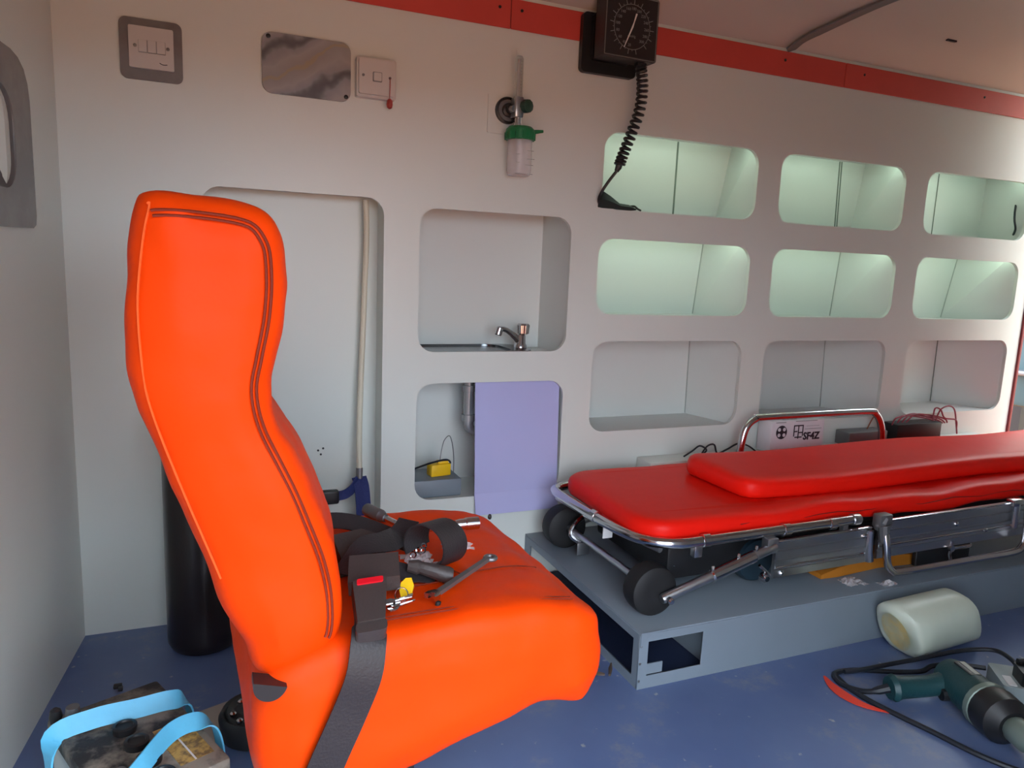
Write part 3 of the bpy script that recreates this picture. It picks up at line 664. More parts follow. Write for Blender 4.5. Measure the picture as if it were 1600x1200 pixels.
# ================================================================== WALL FITTINGS
FWALL = lambda x, z, d=0: Vector((x, -d, z))          # d = distance out from the wall
t = thing('light_switch', 'three-gang white switch on grey marble backing plate', 'switch', (-.085, 0, 1.25))
b = B(); b.ext(rrect(-.146, -.025, 1.248, 1.371, .014), FWALL, .0003, .006, .001); put('backing_plate', b, marble_m, t)
b = B(); b.ext(rrect(-.128, -.042, 1.270, 1.354, .003), FWALL, .0062, .014, .002); fp = put('face_plate', b, grey_m, t)
for k in range(3):
    b = B(); b.ext(rrect(-.109+.0175*k, -.0935+.0175*k, 1.302, 1.326, .001, 2), FWALL, .0142, .0175, .001); put('rocker', b, grey_m, fp)
    b = B(); b.ext(rrect(-.1098+.0175*k, -.0927+.0175*k, 1.3012, 1.3268, .001, 2), FWALL, .0140, .0145); put('rocker_gap', b, dim_m, fp)
for x in (-.116, -.053):
    b = B(); b.lathe([(.0035, .014), (.0035, .0155), (.002, .016)], (x, 0, 1.314), (0, -1, 0), 10); put('screw', b, grey_tin_m, fp)
b = B(); b.tube(smooth_open([(-.070, -.0143, 1.284), (-.063, -.0144, 1.281), (-.055, -.0143, 1.282)]), .0008, 5); put('brand_mark', b, ink_m, fp)

def marble_veined():
    m = bpy.data.materials.new('veined_marble_board'); m.use_nodes = True; nt = m.node_tree; bs = nt.nodes['Principled BSDF']; L = nt.links
    tc = nt.nodes.new('ShaderNodeTexCoord'); mp = nt.nodes.new('ShaderNodeMapping'); mp.inputs['Rotation'].default_value = (0, .55, 0)
    wv = nt.nodes.new('ShaderNodeTexWave'); wv.wave_type = 'BANDS'; wv.bands_direction = 'Z'; wv.inputs['Scale'].default_value = 2.6; wv.inputs['Distortion'].default_value = 5; wv.inputs['Detail'].default_value = 4; wv.inputs['Detail Scale'].default_value = 2.2
    L.new(tc.outputs['Object'], mp.inputs['Vector']); L.new(mp.outputs['Vector'], wv.inputs['Vector'])
    r = nt.nodes.new('ShaderNodeValToRGB'); e = r.color_ramp.elements
    e[0].position = 0; e[0].color = (*lin((96, 96, 100)), 1); e[1].position = .12; e[1].color = (*lin((140, 140, 144)), 1)
    q = e.new(.5); q.color = (*lin((158, 154, 154)), 1); q = e.new(.97); q.color = (*lin((148, 144, 142)), 1); q = e.new(1.0); q.color = (*lin((158, 146, 128)), 1)
    L.new(wv.outputs['Fac'], r.inputs['Fac']); L.new(r.outputs['Color'], bs.inputs['Base Color']); bs.inputs['Roughness'].default_value = .22
    return m
t = thing('marble_cover_plate', 'blank grey marble-patterned cover plate with two screws', 'cover plate', (.238, 0, 1.252))
b = B(); b.ext(rrect(.138, .336, 1.253, 1.384, .022), FWALL, .0003, .007, .001); put('plate', b, marble_veined(), t)
for x, z in ((.152, 1.374), (.325, 1.264)):
    b = B(); b.lathe([(.005, .007), (.005, .0085), (.003, .0095)], (x, 0, z), (0, -1, 0), 12); put('screw', b, black_m, t)
t = thing('single_switch', 'white single switch with red tag hanging on a cord', 'switch', (.395, 0, 1.267))
b = B(); b.ext(rrect(.347, .4405, 1.267, 1.356, .004), FWALL, .0003, .022, .003); put('box', b, grey_m, t)
b = B(); b.ext(rrect(.351, .4365, 1.273, 1.352, .004), FWALL, .0222, .029, .002); fp = put('face_plate', b, grey_m, t)
b = B(); b.ext(rrect(.383, .405, 1.302, 1.324, .002), FWALL, .0292, .031); put('rocker_gap', b, dim_m, fp)
b = B(); b.ext(rrect(.385, .403, 1.304, 1.322, .002), FWALL, .0292, .034, .001); put('rocker', b, grey_m, fp)
for x in (.361, .424):
    b = B(); b.lathe([(.0032, .029), (.0032, .0305)], (x, 0, 1.314), (0, -1, 0), 10); put('screw', b, grey_tin_m, fp)
b = B(); b.tube([(.424, -.032, 1.313), (.4235, -.033, 1.29), (.423, -.033, 1.268)], .0010, 6); put('cord', b, tagred_m, t)
b = B(); b.lathe([(.002, -.014), (.006, -.011), (.0075, -.004), (.007, .004), (.003, .009)], (.423, -.033, 1.258), (0, 0, 1), 14); put('tag', b, tagred_m, t)

# flow meter with humidifier bottle
t = thing('oxygen_flowmeter', 'oxygen flowmeter with green-capped clear humidifier bottle on the wall', 'flowmeter', (.755, 0, 1.11))
b = B(); b.ext(rrect(.683, .80, 1.222, 1.318, .004), FWALL, .0003, .004, .001); put('mount_plate', b, wall_m, t)
b = B(); b.lathe([(.033, .004), (.033, .012), (.028, .014), (.027, .010)], (.735, 0, 1.280), (0, -1, 0), 32); ro = put('outlet_ring', b, black_m, t)
b = B(); b.lathe([(.0265, .008), (.0265, .0125)], (.735, 0, 1.280), (0, -1, 0), 28); put('outlet_face', b, grey_tin_m, ro)
b = B(); b.lathe([(.017, .012), (.017, .020), (.011, .022), (.011, .030)], (.735, 0, 1.280), (0, -1, 0), 24); put('outlet_socket', b, black_m, ro)
b = B(); b.bb(.738, .760, -.055, -.02, 1.258, 1.308, .003); b.tube([(.735, -.02, 1.28), (.742, -.04, 1.28)], .010, 12); put('valve_body', b, steel_m, t)
b = B(); b.lathe([(.016, 0), (.017, .004), (.016, .016), (.010, .019)], (.764, -.050, 1.286), (.35, -1, 0), 10); put('control_knob', b, mat('dark_green_knob', (38, 66, 54), .4), t)
b = B(); b.lathe([(.011, 1.308), (.011, 1.400), (.008, 1.406)], (.749, -.040, 0), (0, 0, 1), 20); ft = put('flow_tube', b, clear_m, t)
b = B(); b.lathe([(.0045, 1.310), (.0035, 1.398)], (.749, -.040, 0), (0, 0, 1), 10); put('inner_tube', b, haze_m, ft)
for k in range(10):
    b = B(); b.bb(.745, .753, -.0522, -.0516, 1.320+.008*k, 1.3208+.008*k); put('scale_mark', b, dim_m, ft, 0)
b = B(); b.lathe([(.012, 1.236), (.012, 1.244), (.009, 1.245), (.009, 1.26)], (.752, -.040, 0), (0, 0, 1), 18); put('coupling', b, chrome_m, t)
b = B(); b.lathe([(.034, 1.203), (.037, 1.205), (.037, 1.222), (.036, 1.230), (.030, 1.236), (.012, 1.2365)], (.757, -.045, 0), (0, 0, 1), 28)
for k in range(14):
    a = 2*PI*k/14; b.bb(.757+.037*math.cos(a)-.002, .757+.037*math.cos(a)+.002, -.045+.037*math.sin(a)-.002, -.045+.037*math.sin(a)+.002, 1.204, 1.222)
cpq = put('bottle_cap', b, green_m, t)
b = B(); b.tube([(.785, -.05, 1.226), (.80, -.055, 1.228), (.815, -.058, 1.230)], [.006, .005, .0035], 10); put('spout', b, green_m, cpq)
b = B(); b.lathe([(.0315, 1.203), (.0315, 1.13), (.029, 1.118), (.026, 1.116)], (.757, -.045, 0), (0, 0, 1), 28); bt = put('bottle', b, haze_m, t)
b = B(); b.tube([(.757, -.045, 1.203), (.757, -.045, 1.135), (.757, -.045, 1.134), (.757, -.045, 1.122)], [.0055, .0055, .009, .009], 12); put('dip_tube', b, white_m, bt)
for z, x0, x1 in ((1.175, .765, .782), (1.165, .735, .745), (1.155, .765, .785), (1.145, .735, .745), (1.14, .76, .782), (1.118, .733, .781)):
    b = B(); b.bb(x0, x1, -.0785, -.0775, z, z+.0012); put('level_mark', b, dim_m, bt, 0)

# aneroid gauge
t = thing('blood_pressure_gauge', 'black square dial blood pressure gauge with coiled tube on wall', 'gauge', (1.03, 0, 1.40))
b = B(); b.ext(rrect(.932, 1.098, 1.400, 1.548, .012), FWALL, .0055, .022, .003); b.ext(rrect(.955, 1.075, 1.43, 1.545, .01), FWALL, .022, .040, .004); put('wall_bracket', b, black_m, t)
gf = frame((1.032, -.082, 1.503), (1, .03, 0), (0, .0, 1))
b = B(); b.ext(rrect(-.080, .080, -.077, .077, .006), gf, -.030, .016, .003); bx = put('case', b, mat('dark_grey_case', (52, 50, 50), .4), t)
b = B(); b.ext(rrect(-.0745, .0745, -.0715, .0715, .004), gf, .0162, .0172); dl = put('dial', b, mat('black_dial', (40, 34, 34), .5), bx)
edge = B()
for p, q in (((-.077, -.074), (.077, -.074)), ((.077, -.074), (.077, .074)), ((-.077, -.074), (-.077, .074)), ((-.077, .074), (.077, .074))):
    edge.tube([gf(*p, .0165), gf(*q, .0165)], .0011, 6)
put('bezel_edge', edge, mat('worn_grey_edge', (120, 118, 114), .5), bx)
tk = B(); rg = B()
rg.tube([gf(.054*math.cos(a), .054*math.sin(a), .0174) for a in [k*2*PI/48 for k in range(48)]], .0008, 5, closed=True)
put('dial_ring', rg, dim_m, dl)
for k in range(31):
    a = math.radians(-75-330*k/30); L = .066 if k % 2 == 0 else .058
    tk.tube([gf(.055*math.cos(a), .055*math.sin(a), .0175), gf(L*math.cos(a), L*math.sin(a), .0175)], .0007 if k % 2 else .0010, 5)
put('tick_marks', tk, dim_m, dl)
for k in range(1, 16):
    a = math.radians(-75-22*k)
    put('dial_number', text(str(20*k), .010, (lambda x, y, z=0, a=a: gf(.044*math.cos(a)+x, .044*math.sin(a)+y, .0174+z*.5))), dim_m, dl, 0)
put('dial_number', text('mmHg', .009, lambda x, y, z=0: gf(x, -.022+y, .0174+z*.5)), dim_m, dl, 0)
b = B(); b.tube([gf(.010, .032, .020), gf(.004, .012, .020), gf(0, 0, .020), gf(-.022, -.052, .020)], [.0026, .0016, .0024, .0009], 6); put('needle', b, white_m, bx)
b = B(); b.bb(1.062, 1.082, -.09, -.07, 1.416, 1.427, .002); put('tube_port', b, black_m, t)
# coil
axis = smooth_open([(1.077, -.080, 1.420), (1.083, -.085, 1.37), (1.080, -.085, 1.31), (1.066, -.075, 1.25), (1.052, -.065, 1.20), (1.044, -.060, 1.168)], 40)
n = len(axis); turns = 21; cp2 = []
for i, p in enumerate(axis):
    a = 2*PI*turns*(i/n)**.86; tt = (axis[min(i+1, n-1)]-axis[max(i-1, 0)]).normalized(); u = Vector((0, 1, 0)); u = (u-tt*u.dot(tt)).normalized(); v = tt.cross(u)
    cp2.append(p+(u*math.cos(a)+v*math.sin(a))*.0125)
b = B(); b.tube(cp2, .0040, 6); put('coiled_tube', b, black_m, t)
b = B(); b.tube([(1.046, -.060, 1.185), (1.042, -.058, 1.160), (1.038, -.055, 1.150)], [.010, .009, .006], 10); put('tube_collar', b, black_m, t)
b = B(); b.tube(smooth_open([(1.038, -.055, 1.150), (1.022, -.042, 1.122), (1.012, -.030, 1.098), (1.012, -.015, 1.078), (1.030, .005, 1.064), (1.06, .012, 1.0635)]), .0042, 8); put('tube', b, black_m, t)
b = B(); b.loft([[Vector((x, .012+dy, z)) for dy, z in ((-.022, z0), (.02, z0), (.024, z0+h*.5), (.015, z0+h), (-.015, z0+h), (-.026, z0+h*.5))] for x, z0, h in ((1.018, 1.058, .030), (1.030, 1.0565, .046), (1.055, 1.0565, .034), (1.085, 1.0565, .016), (1.115, 1.0565, .014), (1.135, 1.0565, .006))]); put('cuff', b, mat('black_green_cuff', (26, 36, 36), .6), t)
b = B(); b.tube(smooth_open([(1.12, .0, 1.066), (1.135, .0, 1.068), (1.15, .005, 1.062), (1.162, .008, 1.0585)]), .003, 6); put('tube_tail', b, black_m, t)

# small cable end in the rightmost top cell
b = B(); b.tube(smooth_open([(2.90-.06, .06, 1.19), (2.81, .04, 1.16), (2.80, .03, 1.13), (2.812, .03, 1.10), (2.835, .05, 1.08)]), .004, 6)
single('loose_wire', b, cable_m, 'loop of black wire in the rightmost top shelf cell', 'wire')

# bezel plate on the left wall
t = thing('wall_bezel', 'grey oval-holed bezel plate on the left wall', 'bezel', LW(.38, .92))
fLW = lambda s, z, d=0: LW(s, z, d)
pl = [(.185, .945), (.19, .928), (.205, .922), (.66, .915), (.70, .95), (.70, 1.16), (.68, 1.20), (.63, 1.222), (.27, 1.222), (.235, 1.216), (.208, 1.202), (.192, 1.18), (.185, 1.15)]
put('plate', sheet_with_holes(smooth_closed(pl, 1), [rrect(.275, .60, .985, 1.155, .055)], lambda s, z, d=0: LW(s, z, .0005+d), .006), marble_m, t, 0)
q = B(); hole = rrect(.282, .593, .992, 1.148, .05)
q.loft([[fLW(s, z, .004) for s, z in rrect(.275, .60, .985, 1.155, .055)], [fLW(s, z, -.045) for s, z in rrect(.335, .57, 1.005, 1.130, .045)]], cap=False)
put('bezel_throat', q, mat('dark_grey_throat', (92, 90, 90), .5), t)
q = B(); q.ext(rrect(.32, .60, .99, 1.145, .05), fLW, -.050, -.046); put('pane', q, mat('pale_grey_pane', (170, 172, 174), .25), t)

# hose, strap in recess
t = thing('cream_hose', 'cream hose hanging down inside the tall recess', 'hose', (.38, .07, .33))
b = B(); b.tube(smooth_open([(.388, .062, 1.037), (.391, .065, .95), (.387, .066, .80), (.384, .066, .70), (.378, .06, .55), (.374, .052, .42), (.374, .046, .335)]), .0075, 10); put('tube', b, cream_m, t)
b = B(); b.tube([(.374, .046, .345), (.373, .043, .315)], .009, 10); put('ferrule', b, grey_tin_m, t)
t = thing('blue_strap', 'blue strap with black buckle hanging in tall recess beside hose', 'strap', (.35, .02, .19))
b = B(); b.ribbon(smooth_open([(.372, .040, .322), (.376, .024, .30), (.378, .012, .26), (.379, .010, .22), (.380, .012, .17)]), .040, (1, .2, 0), .003); put('webbing', b, blue_m, t)
b = B(); b.ribbon(smooth_open([(.370, .036, .318), (.352, .020, .298), (.330, .008, .288), (.305, .004, .286)]), .024, (0, .2, 1), .003); put('webbing', b, blue_m, t)
b = B(); b.box((.290, .002, .286), (.046, .024, .036), None, .006); put('buckle', b, black_m, t)
for x, z in ((.275, .385), (.288, .39), (.282, .374)):
    b = B(); b.lathe([(.003, 0), (.003, .001)], (x, .0995, z), (0, -1, 0), 8); put('drill_hole', b, black_m, wb)


# sink
t = thing('steel_sink', 'stainless steel sink set in the wall niche', 'sink', (.70, .10, .55))
so = rrect(.505, .86, .016, .190, .05, 6); si = rrect(.518, .80, .020, .186, .045, 6); sb_ = rrect(.535, .785, .04, .17, .03, 6)
b = B(); b.loft([[Vector((x, y, z)) for x, y in lp] for lp, z in ((so, .6515), (so, .6565), (si, .6565), (si, .652), (sb_, .60), (rrect(.64, .69, .085, .115, .012, 6), .598))], cap=True); put('basin', b, mat('dull_sink_steel', (120, 124, 128), .24, 1), t)
t = thing('tap', 'chrome tap with round fluted handle beside the sink', 'tap', (.845, .10, .657))
b = B(); b.lathe([(.019, .6515), (.019, .662), (.015, .668), (.014, .690), (.011, .694)], (.848, .105, 0), (0, 0, 1), 20); put('body', b, chrome_m, t)
b = B(); b.tube(smooth_open([(.845, .105, .672), (.825, .102, .690), (.805, .10, .704), (.788, .098, .710), (.776, .097, .708)]), [.010]*4+[.009]*4+[.008]*4+[.0075]*13, 12); put('spout', b, chrome_m, t)
b = B(); b.tube([(.781, .097, .714), (.779, .097, .712), (.774, .097, .694), (.7735, .097, .692)], [.007, .0105, .0105, .008], 14); put('outlet', b, chrome_m, t)
b = B(); pr_ = [(.010, .694), (.0165, .697), (.0185, .720), (.014, .725)]
lps = [[Vector((.855+r*(1+.07*math.cos(8*a))*math.cos(a), .105+r*(1+.07*math.cos(8*a))*math.sin(a), z)) for a in [2*PI*k/48 for k in range(48)]] for r, z in pr_]
b.loft(lps); put('handle', b, chrome_m, t)
# under the sink
t = thing('drain_trap', 'chrome drain pipe hanging under the sink behind lavender sheet', 'drain pipe', (.70, .10, .43))
b = B(); b.lathe([(.019, .596), (.019, .575), (.015, .574), (.015, .553), (.018, .552), (.018, .535), (.0145, .534), (.0145, .47), (.019, .469), (.019, .45), (.014, .449), (.014, .44)], (.688, .085, 0), (0, 0, 1), 18); put('pipe', b, mat('chromed_plastic', (176, 176, 178), .22, .45), t)
b = B(); b.tube(smooth_open([(.688, .085, .448), (.694, .086, .428), (.716, .09, .418), (.75, .10, .425), (.79, .10, .44)]), .013, 12); put('elbow', b, mat('chromed_plastic', (176, 176, 178)), t)
b = B(); b.bb(.515, .655, .03, .15, .2505, .3, .004); single('grey_box', b, bench_m, 'grey-blue block on the cupboard floor under the sink', 'box')
t = thing('yellow_connector', 'yellow plug with black wire on the grey-blue block', 'plug', (.60, .08, .30))
b = B(); b.box((.602, .075, .318), (.060, .034, .034), Matrix.Rotation(.15, 3, 'Z'), .003); b.box((.612, .075, .338), (.03, .02, .008), None, .002); put('body', b, yellow_m, t)
b = B(); b.tube(smooth_open([(.505, .04, .328), (.54, .05, .335), (.58, .06, .342), (.62, .068, .345), (.634, .07, .335), (.622, .072, .326), (.612, .074, .335)]), .0028, 6); put('wire', b, cable_m, t)
b = B(); b.tube(smooth_open([(.606, .078, .342), (.612, .085, .37), (.625, .10, .395), (.645, .11, .40), (.66, .12, .34), (.66, .12, .26)]), .0012, 5); put('thin_wire', b, grey_tin_m, t)
b = B()
x0, x1 = .682, .934
b.loft([[Vector((x0, -.020, .205)), Vector((x1, -.020, .205)), Vector((x1, -.016, .205)), Vector((x0, -.016, .205))], [Vector((x0, -.0045, .262)), Vector((x1, -.0045, .262)), Vector((x1, -.0005, .262)), Vector((x0, -.0005, .262))], [Vector((x0-.002, .014, .572)), Vector((x1, .014, .572)), Vector((x1, .0175, .572)), Vector((x0-.002, .0175, .572))]])
single('lavender_sheet', b, lav_m, 'lavender plastic sheet covering right half of the under-sink opening', 'sheet', smooth=0)

# ================================================================== BATTERY (lower left)
bt = thing('car_battery', 'dusty black-topped car battery on the floor by left wall', 'battery', (-.12, -.73, 0))
o = Vector((-.082, -.604, 0)); l = Vector((.40, -.917, 0)).normalized(); wv = Vector((-.917, -.40, 0)).normalized()
fB = lambda a, c, h=0: o+l*a+wv*c+Vector((0, 0, h))
LB, WB, HB = .262, .158, .20
def bbx(a0, a1, c0, c1, h0, h1, bev):
    q = B(); c = fB((a0+a1)/2, (c0+c1)/2, (h0+h1)/2); q.box(c, (a1-a0, c1-c0, h1-h0), Matrix((l, wv, Vector((0, 0, 1)))).transposed(), bev); return q
put('case', bbx(.004, LB-.004, .004, WB-.004, 0, HB-.025, .004), batt_m, bt)
put('lid', bbx(0, LB, 0, WB, HB-.026, HB, .005), batt_top_m, bt)
for k in range(4):
    q = B(); q.lathe([(.0155, HB-.002), (.0165, HB+.004), (.0165, HB+.009), (.012, HB+.010), (.011, HB+.0075)], fB(.105+.046*k, .085), (0, 0, 1), 20); put('cell_cap', q, black_m, bt)
for a, c in ((.035, .132), (.225, .132)):
    q = B(); q.lathe([(.016, HB), (.014, HB+.012), (.0105, HB+.013), (.009, HB+.026)], fB(a, c), (0, 0, 1), 16); put('terminal', q, grey_tin_m, bt)
q = B(); q.lathe([(.008, HB), (.009, HB+.010), (.007, HB+.020), (.003, HB+.023)], fB(.018, .150), (0, 0, 1), 12); put('terminal_cap', q, black_m, bt)
q = B(); q.ext([(.135, .012), (.235, .012), (.235, .058), (.135, .058)], lambda a, c, d=0: fB(a, c, HB+.0004+d), 0, .0006); sk = put('sticker', q, sticker_m, bt, 0)
q = B(); q.ext([(.135, .036), (.235, .036), (.235, .0385), (.135, .0385)], lambda a, c, d=0: fB(a, c, HB+.0011+d), 0, .0003); put('sticker_band', q, white_m, sk, 0)
for k in range(6):
    q = bbx(.02+.03*k, .04+.03*k, -.003, .003, HB-.09, HB-.03, .001)
    put('case_rib', q, batt_m, bt)
# sky-blue straps lying round the battery
def strap(name, pts, w_, label, per=6):
    q = B(); P = smooth_open(pts, per); q.ribbon(P, w_, (0, 0, 1), .0025)
    return single(name, q, sky_strap_m, label, 'strap', 'sky-blue straps on the battery')
def strap2(pts, w_, wd, label):
    P = smooth_open([p for p in pts], 6); W = smooth_open([Vector(x) for x in wd], 6); q = B(); q.ribbon(P, w_, [tuple(x) for x in W], .0025)
    return single('battery_strap', q, sky_strap_m, label, 'strap', 'sky-blue straps on the battery')
up = (0, 0, 1); fl_ = tuple(Vector((0, 0, .85))-l*.5)
strap2([fB(.085, WB+.016, .10), fB(.075, WB+.018, .155), fB(.060, WB+.006, .205), fB(.068, .115, HB+.015), fB(.082, .06, HB+.014), fB(.094, .015, HB+.014), fB(.099, -.008, HB+.002), fB(.10, -.012, .15)],
       .028, [tuple(-l), tuple(-l), fl_, fl_, fl_, fl_, tuple(-l), tuple(-l)], 'sky-blue strap across the far end of the car battery')
strap2([fB(.262, .155, HB+.010), fB(.225, .105, HB+.018), fB(.185, .055, HB+.020), fB(.178, .02, HB+.020), fB(.186, -.006, HB+.010), fB(.20, -.012, HB-.02), fB(.205, -.010, .12)],
       .026, [fl_, fl_, fl_, fl_, tuple(-l), tuple(-l), tuple(-l)], 'sky-blue strap twisting over the battery beside gold sticker')

t = thing('black_horn', 'round black plastic part with bolts between battery and orange seat', 'horn', (.062, -.50, 0))
b = B(); b.lathe([(.05, 0), (.062, .01), (.066, .045), (.060, .056), (.054, .052), (.050, .058), (.040, .054), (.034, .060), (0.004, .060)], (.075, -.505, 0), (0, 0, 1), 32); put('housing', b, black_m, t)
for x, y in ((.035, -.52), (.045, -.545), (.05, -.485)):
    b = B(); b.lathe([(.006, .056), (.006, .062), (.003, .065)], (x, y, 0), (0, 0, 1), 8); put('bolt', b, chrome_m, t)
b = B(); b.ext([(-.055, -.41), (.30, -.285), (.34, -.40), (-.01, -.52)], lambda x, y, d=0: Vector((x, y, d)), .0002, .003)
single('beige_offcut', b, cream2_m, 'thin beige sheet offcut lying on the blue floor behind the seat', 'sheet', smooth=0)
b = B(); b.bb(-.186, -.170, -.262, -.250, .0002, .008, .002); b.bb(-.176, -.168, -.272, -.260, .0002, .006, .001)
single('plastic_bit', b, black_m, 'tiny black plastic bit on the blue floor by left corner', 'debris')
t = thing('metal_scrap', 'small heap of rusty metal scraps on floor against the platform end', 'scrap', (.80, -.53, 0))
for k in range(7):
    a = random.uniform(0, PI); p = Vector((.795+random.uniform(-.03, .03), -.525+random.uniform(-.035, .03), .006+.003*k)); d = Vector((math.cos(a), math.sin(a), .1))*random.uniform(.012, .028)
    b = B(); b.tube([p-d, p, p+d], [.003, .005, .002], 6); put('piece', b, mat('rusty_dark_metal', (86, 72, 62), .7, .3, var=.3, vscale=60), t)

# ================================================================== FLOOR, LOWER RIGHT
# jug lying against the platform
t = thing('plastic_jug', 'cloudy white plastic jug lying on the floor against the platform', 'jug', (1.62, -.683, 0))
ja = Vector((1.0, .06, 0)).normalized(); jo = Vector((1.512, -.694, .0685))
prof = [(.030, .004), (.055, .001), (.064, .006), (.068, .018), (.068, .06), (.067, .12), (.066, .20), (.066, .226), (.063, .231), (.03, .232)]
n = 36; u = Vector((0, 0, 1)); v = ja.cross(u); lps = []
for r, h in prof:
    lp = []
    for k in range(n):
        a = 2*PI*k/n; ca, sa = math.cos(a), math.sin(a)
        rr = r/((abs(ca)**4+abs(sa)**4)**.25)*.6+r*.4
        shear = .10*(ca)*(-1)*r*(1 if h < .03 else .0)
        p = jo+ja*(h+(-.026*ca if h < .03 else (-.026*ca*(1-min(1, (h-.03)/.1))-.024*ca*min(1, max(0, (h-.06)/.16)))))+u*ca*min(rr, .068)+v*sa*rr*.92
        lp.append(p)
    lps.append(lp)
b = B(); b.loft(lps); put('body', b, jug_m, t, 50)
b = B(); b.loft([[jo+ja*(.0015-.026*math.cos(a)*s)+u*math.cos(a)*.05*s+v*math.sin(a)*.036*s-u*.004-ja*.006 for a in [2*PI*k/24 for k in range(24)]] for s in (1, .6, .05)]); put('base_stain', b, jugyel_m, t, 50)

# drill
dr = thing('electric_drill', 'dark green corded electric drill lying on the blue floor', 'drill', (1.42, -.93, 0))
hz = .046
H0, H1, H2, N0 = Vector((1.338, -.825, .030)), Vector((1.42, -.852, .034)), Vector((1.482, -.872, hz)), Vector((1.412, -1.065, hz+.005))
b = B()
pth = [H0, H0.lerp(H1, .12), H0.lerp(H1, .25), H1, H1.lerp(H2, .6), H2]
b.tube(pth, [.024, .029, .024, .022, .024, .030], 14); hd = put('handle', b, teal_m, dr)
dirb = (N0-H2).normalized()
S0 = H2-dirb*.035
b = B(); b.tube([S0, S0+dirb*.008, S0+dirb*.03, S0+dirb*.10, S0+dirb*.125], [.026, .036, .041, .044, .045], 20); bd = put('motor_body', b, teal_m, dr)
b = B(); b.tube([S0+dirb*.122, S0+dirb*.125, S0+dirb*.137, S0+dirb*.140], [.045, .049, .049, .046], 22); put('collar', b, toolgrey_m, dr)
b = B(); b.tube([S0+dirb*.138, S0+dirb*.15, S0+dirb*.185, S0+dirb*.205], [.047, .050, .048, .030], 22); put('gear_housing', b, black_m, dr)
b = B(); b.tube([S0+dirb*.203, S0+dirb*.21, S0+dirb*.245, S0+dirb*.26, S0+dirb*.262], [.022, .026, .026, .018, .006], 18); put('chuck', b, toolgrey_m, dr)
sdv = Vector((0, 0, 1)).cross(dirb)
fN = frame(S0+dirb*.062+Vector((0, 0, .0425)), dirb, sdv)
b = B(); b.ext(rrect(-.030, .026, -.011, .013, .002, 2), fN, -.003, .0012); npl = put('name_plate', b, black_m, dr)
b = B(); b.ext(rrect(-.027, .023, .000, .010, .001, 2), fN, .0012, .0018); put('plate_band', b, mat('silver_label', (168, 168, 160), .45), npl)
b = B(); b.ext(rrect(-.024, .018, -.0075, -.004, .001, 2), fN, .0012, .0016); put('plate_line', b, dim_m, npl)
b = B(); b.tube([H1+Vector((.008, -.026, -.006)), H1+Vector((.048, -.040, -.004))], [.013, .015], 10); put('trigger', b, black_m, dr)
for k in range(2):
    p = H2+Vector((-.02+.012*k, .01, .022)); b = B(); b.tube([p, p+Vector((.018, -.006, 0))], .0018, 6); put('vent_slot', b, black_m, dr)
# cord from the handle end, looping back over the floor
cord = smooth_open([H0, (1.315, -.812, .02), (1.300, -.785, .008), (1.285, -.745, .006), (1.305, -.712, .0065), (1.36, -.716, .0065), (1.44, -.752, .007), (1.50, -.775, .010), (1.545, -.772, .014), (1.60, -.79, .016), (1.640, -.83, .022)], 6)
b = B(); b.tube(cord, .0055, 8); put('power_cord', b, cable_m, dr)
b = B(); b.tube([H0, H0.lerp(Vector((1.315, -.812, .02)), .8), Vector((1.312, -.808, .018))], [.010, .0085, .006], 8); put('cord_sleeve', b, cable_m, dr)
b = B(); b.tube(smooth_open([(1.300, -.722, .0055), (1.29, -.765, .0055), (1.292, -.812, .0055), (1.305, -.87, .0055), (1.325, -.94, .0055), (1.345, -1.02, .0055), (1.375, -1.08, .0055), (1.42, -1.13, .0055)]), .0055, 8)
single('floor_cable', b, cable_m, 'dark cable running across blue floor in front of the drill', 'cable')
b = B(); b.tube(smooth_open([(1.315, -.728, .0175), (1.36, -.735, .0180), (1.43, -.742, .021), (1.50, -.758, .030), (1.56, -.775, .042), (1.62, -.80, .055), (1.655, -.835, .066), (1.648, -.875, .068), (1.632, -.90, .066)]), .005, 8)
single('plug_cable', b, cable_m, 'dark cable arching past the jug to the black plug', 'cable')
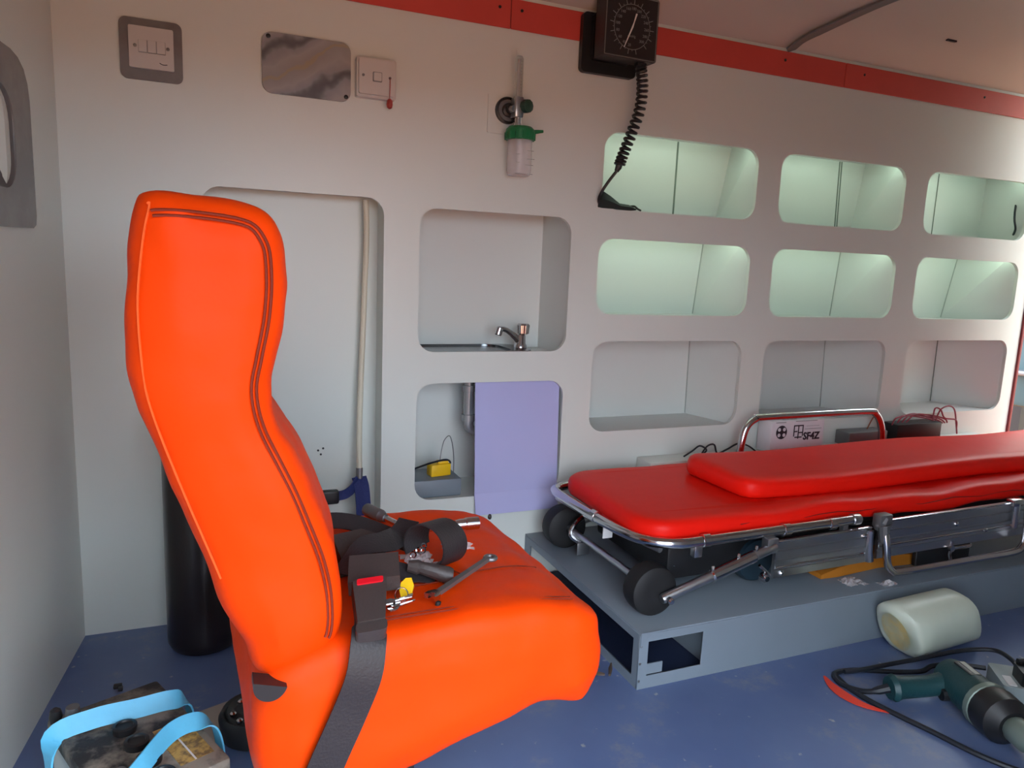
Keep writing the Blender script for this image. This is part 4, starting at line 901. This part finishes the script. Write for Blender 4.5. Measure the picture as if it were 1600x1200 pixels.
# extension socket with plug
t = thing('extension_socket', 'grey-white extension socket block at right behind the drill', 'socket', (1.66, -.93, 0))
fs = frame((1.655, -.925, 0), (.80, -.60, 0), (.60, .80, 0))
b = B(); b.ext(rrect(-.075, .13, -.05, .05, .008, 3), fs, .0, .045, .004); put('block', b, mat('pale_grey_green_plastic', (150, 162, 162), .45), t)
b = B(); b.ext(rrect(.035, .10, -.035, .03, .004, 2), fs, .0452, .047); put('socket_plate', b, white_m, t)
b = B(); b.ext(rrect(-.065, -.048, -.045, -.005, .002, 2), fs, .0452, .047); put('rocker', b, white_m, t)
b = B(); b.ext(rrect(-.04, .012, -.045, .012, .006, 3), fs, .0455, .075, .006); b.tube([fs(-.014, -.01, .07), fs(-.018, .01, .078), (1.632, -.90, .066+.012)], [.013, .010, .007], 10)
single('mains_plug', b, black_m, 'black mains plug in the extension socket beside the drill', 'plug')
b = B(); sp = smooth_open([(1.277, -.708, .003), (1.262, -.745, .004), (1.258, -.785, .005), (1.270, -.825, .004), (1.300, -.862, .003)], 6)
b.ribbon(sp, [.003+.018*math.sin(PI*min(1, k/(len(sp)-1)*1.05)) for k in range(len(sp))], (1, .3, .25), .0015)
single('leather_scrap', b, scrap_m, 'curved red leather scrap on blue floor beside drill cable', 'scrap')
single('plastic_wrap', crumple((1.506, -.556, .1312), .055, .045, .020, 31), haze_m, 'larger crumpled clear plastic scrap on the platform edge', 'plastic scrap', smooth=0)
single('plastic_wrap', crumple((1.590, -.592, .1312), .050, .022, .014, 37), haze_m, 'smaller crumpled clear plastic scrap nearest the jug on platform edge', 'plastic scrap', smooth=0)

# ================================================================== OUTSIDE, seen past the rear edge
t = thing('yard_machine', 'dark teal metal workshop machine outside beyond the rear opening', 'machine', (4.55, .95, -.6))
tm = mat('dark_teal_paint', (52, 74, 78), .5)
b = B(); b.bb(4.2, 5.0, .6, 1.3, .22, .66, .03); put('body', b, tm, t)
b = B(); b.bb(4.15, 5.05, .55, 1.35, .62, .68, .01); put('top_plate', b, black_m, t)
b = B(); b.bb(4.15, 5.04, .55, 1.34, .40, .43, .01); put('shelf', b, grey_tin_m, t)
for x in (4.25, 4.95):
    for y in (.65, 1.25):
        b = B(); b.bb(x-.03, x+.03, y-.03, y+.03, -.6, .30); put('leg', b, black_m, t)
b = B(); b.tube([(4.4, .8, .68), (4.3, .75, .95), (4.55, .8, 1.06)], .02, 8); b.bb(4.25, 4.7, .7, .9, .98, 1.1, .01); put('arm', b, black_m, t)
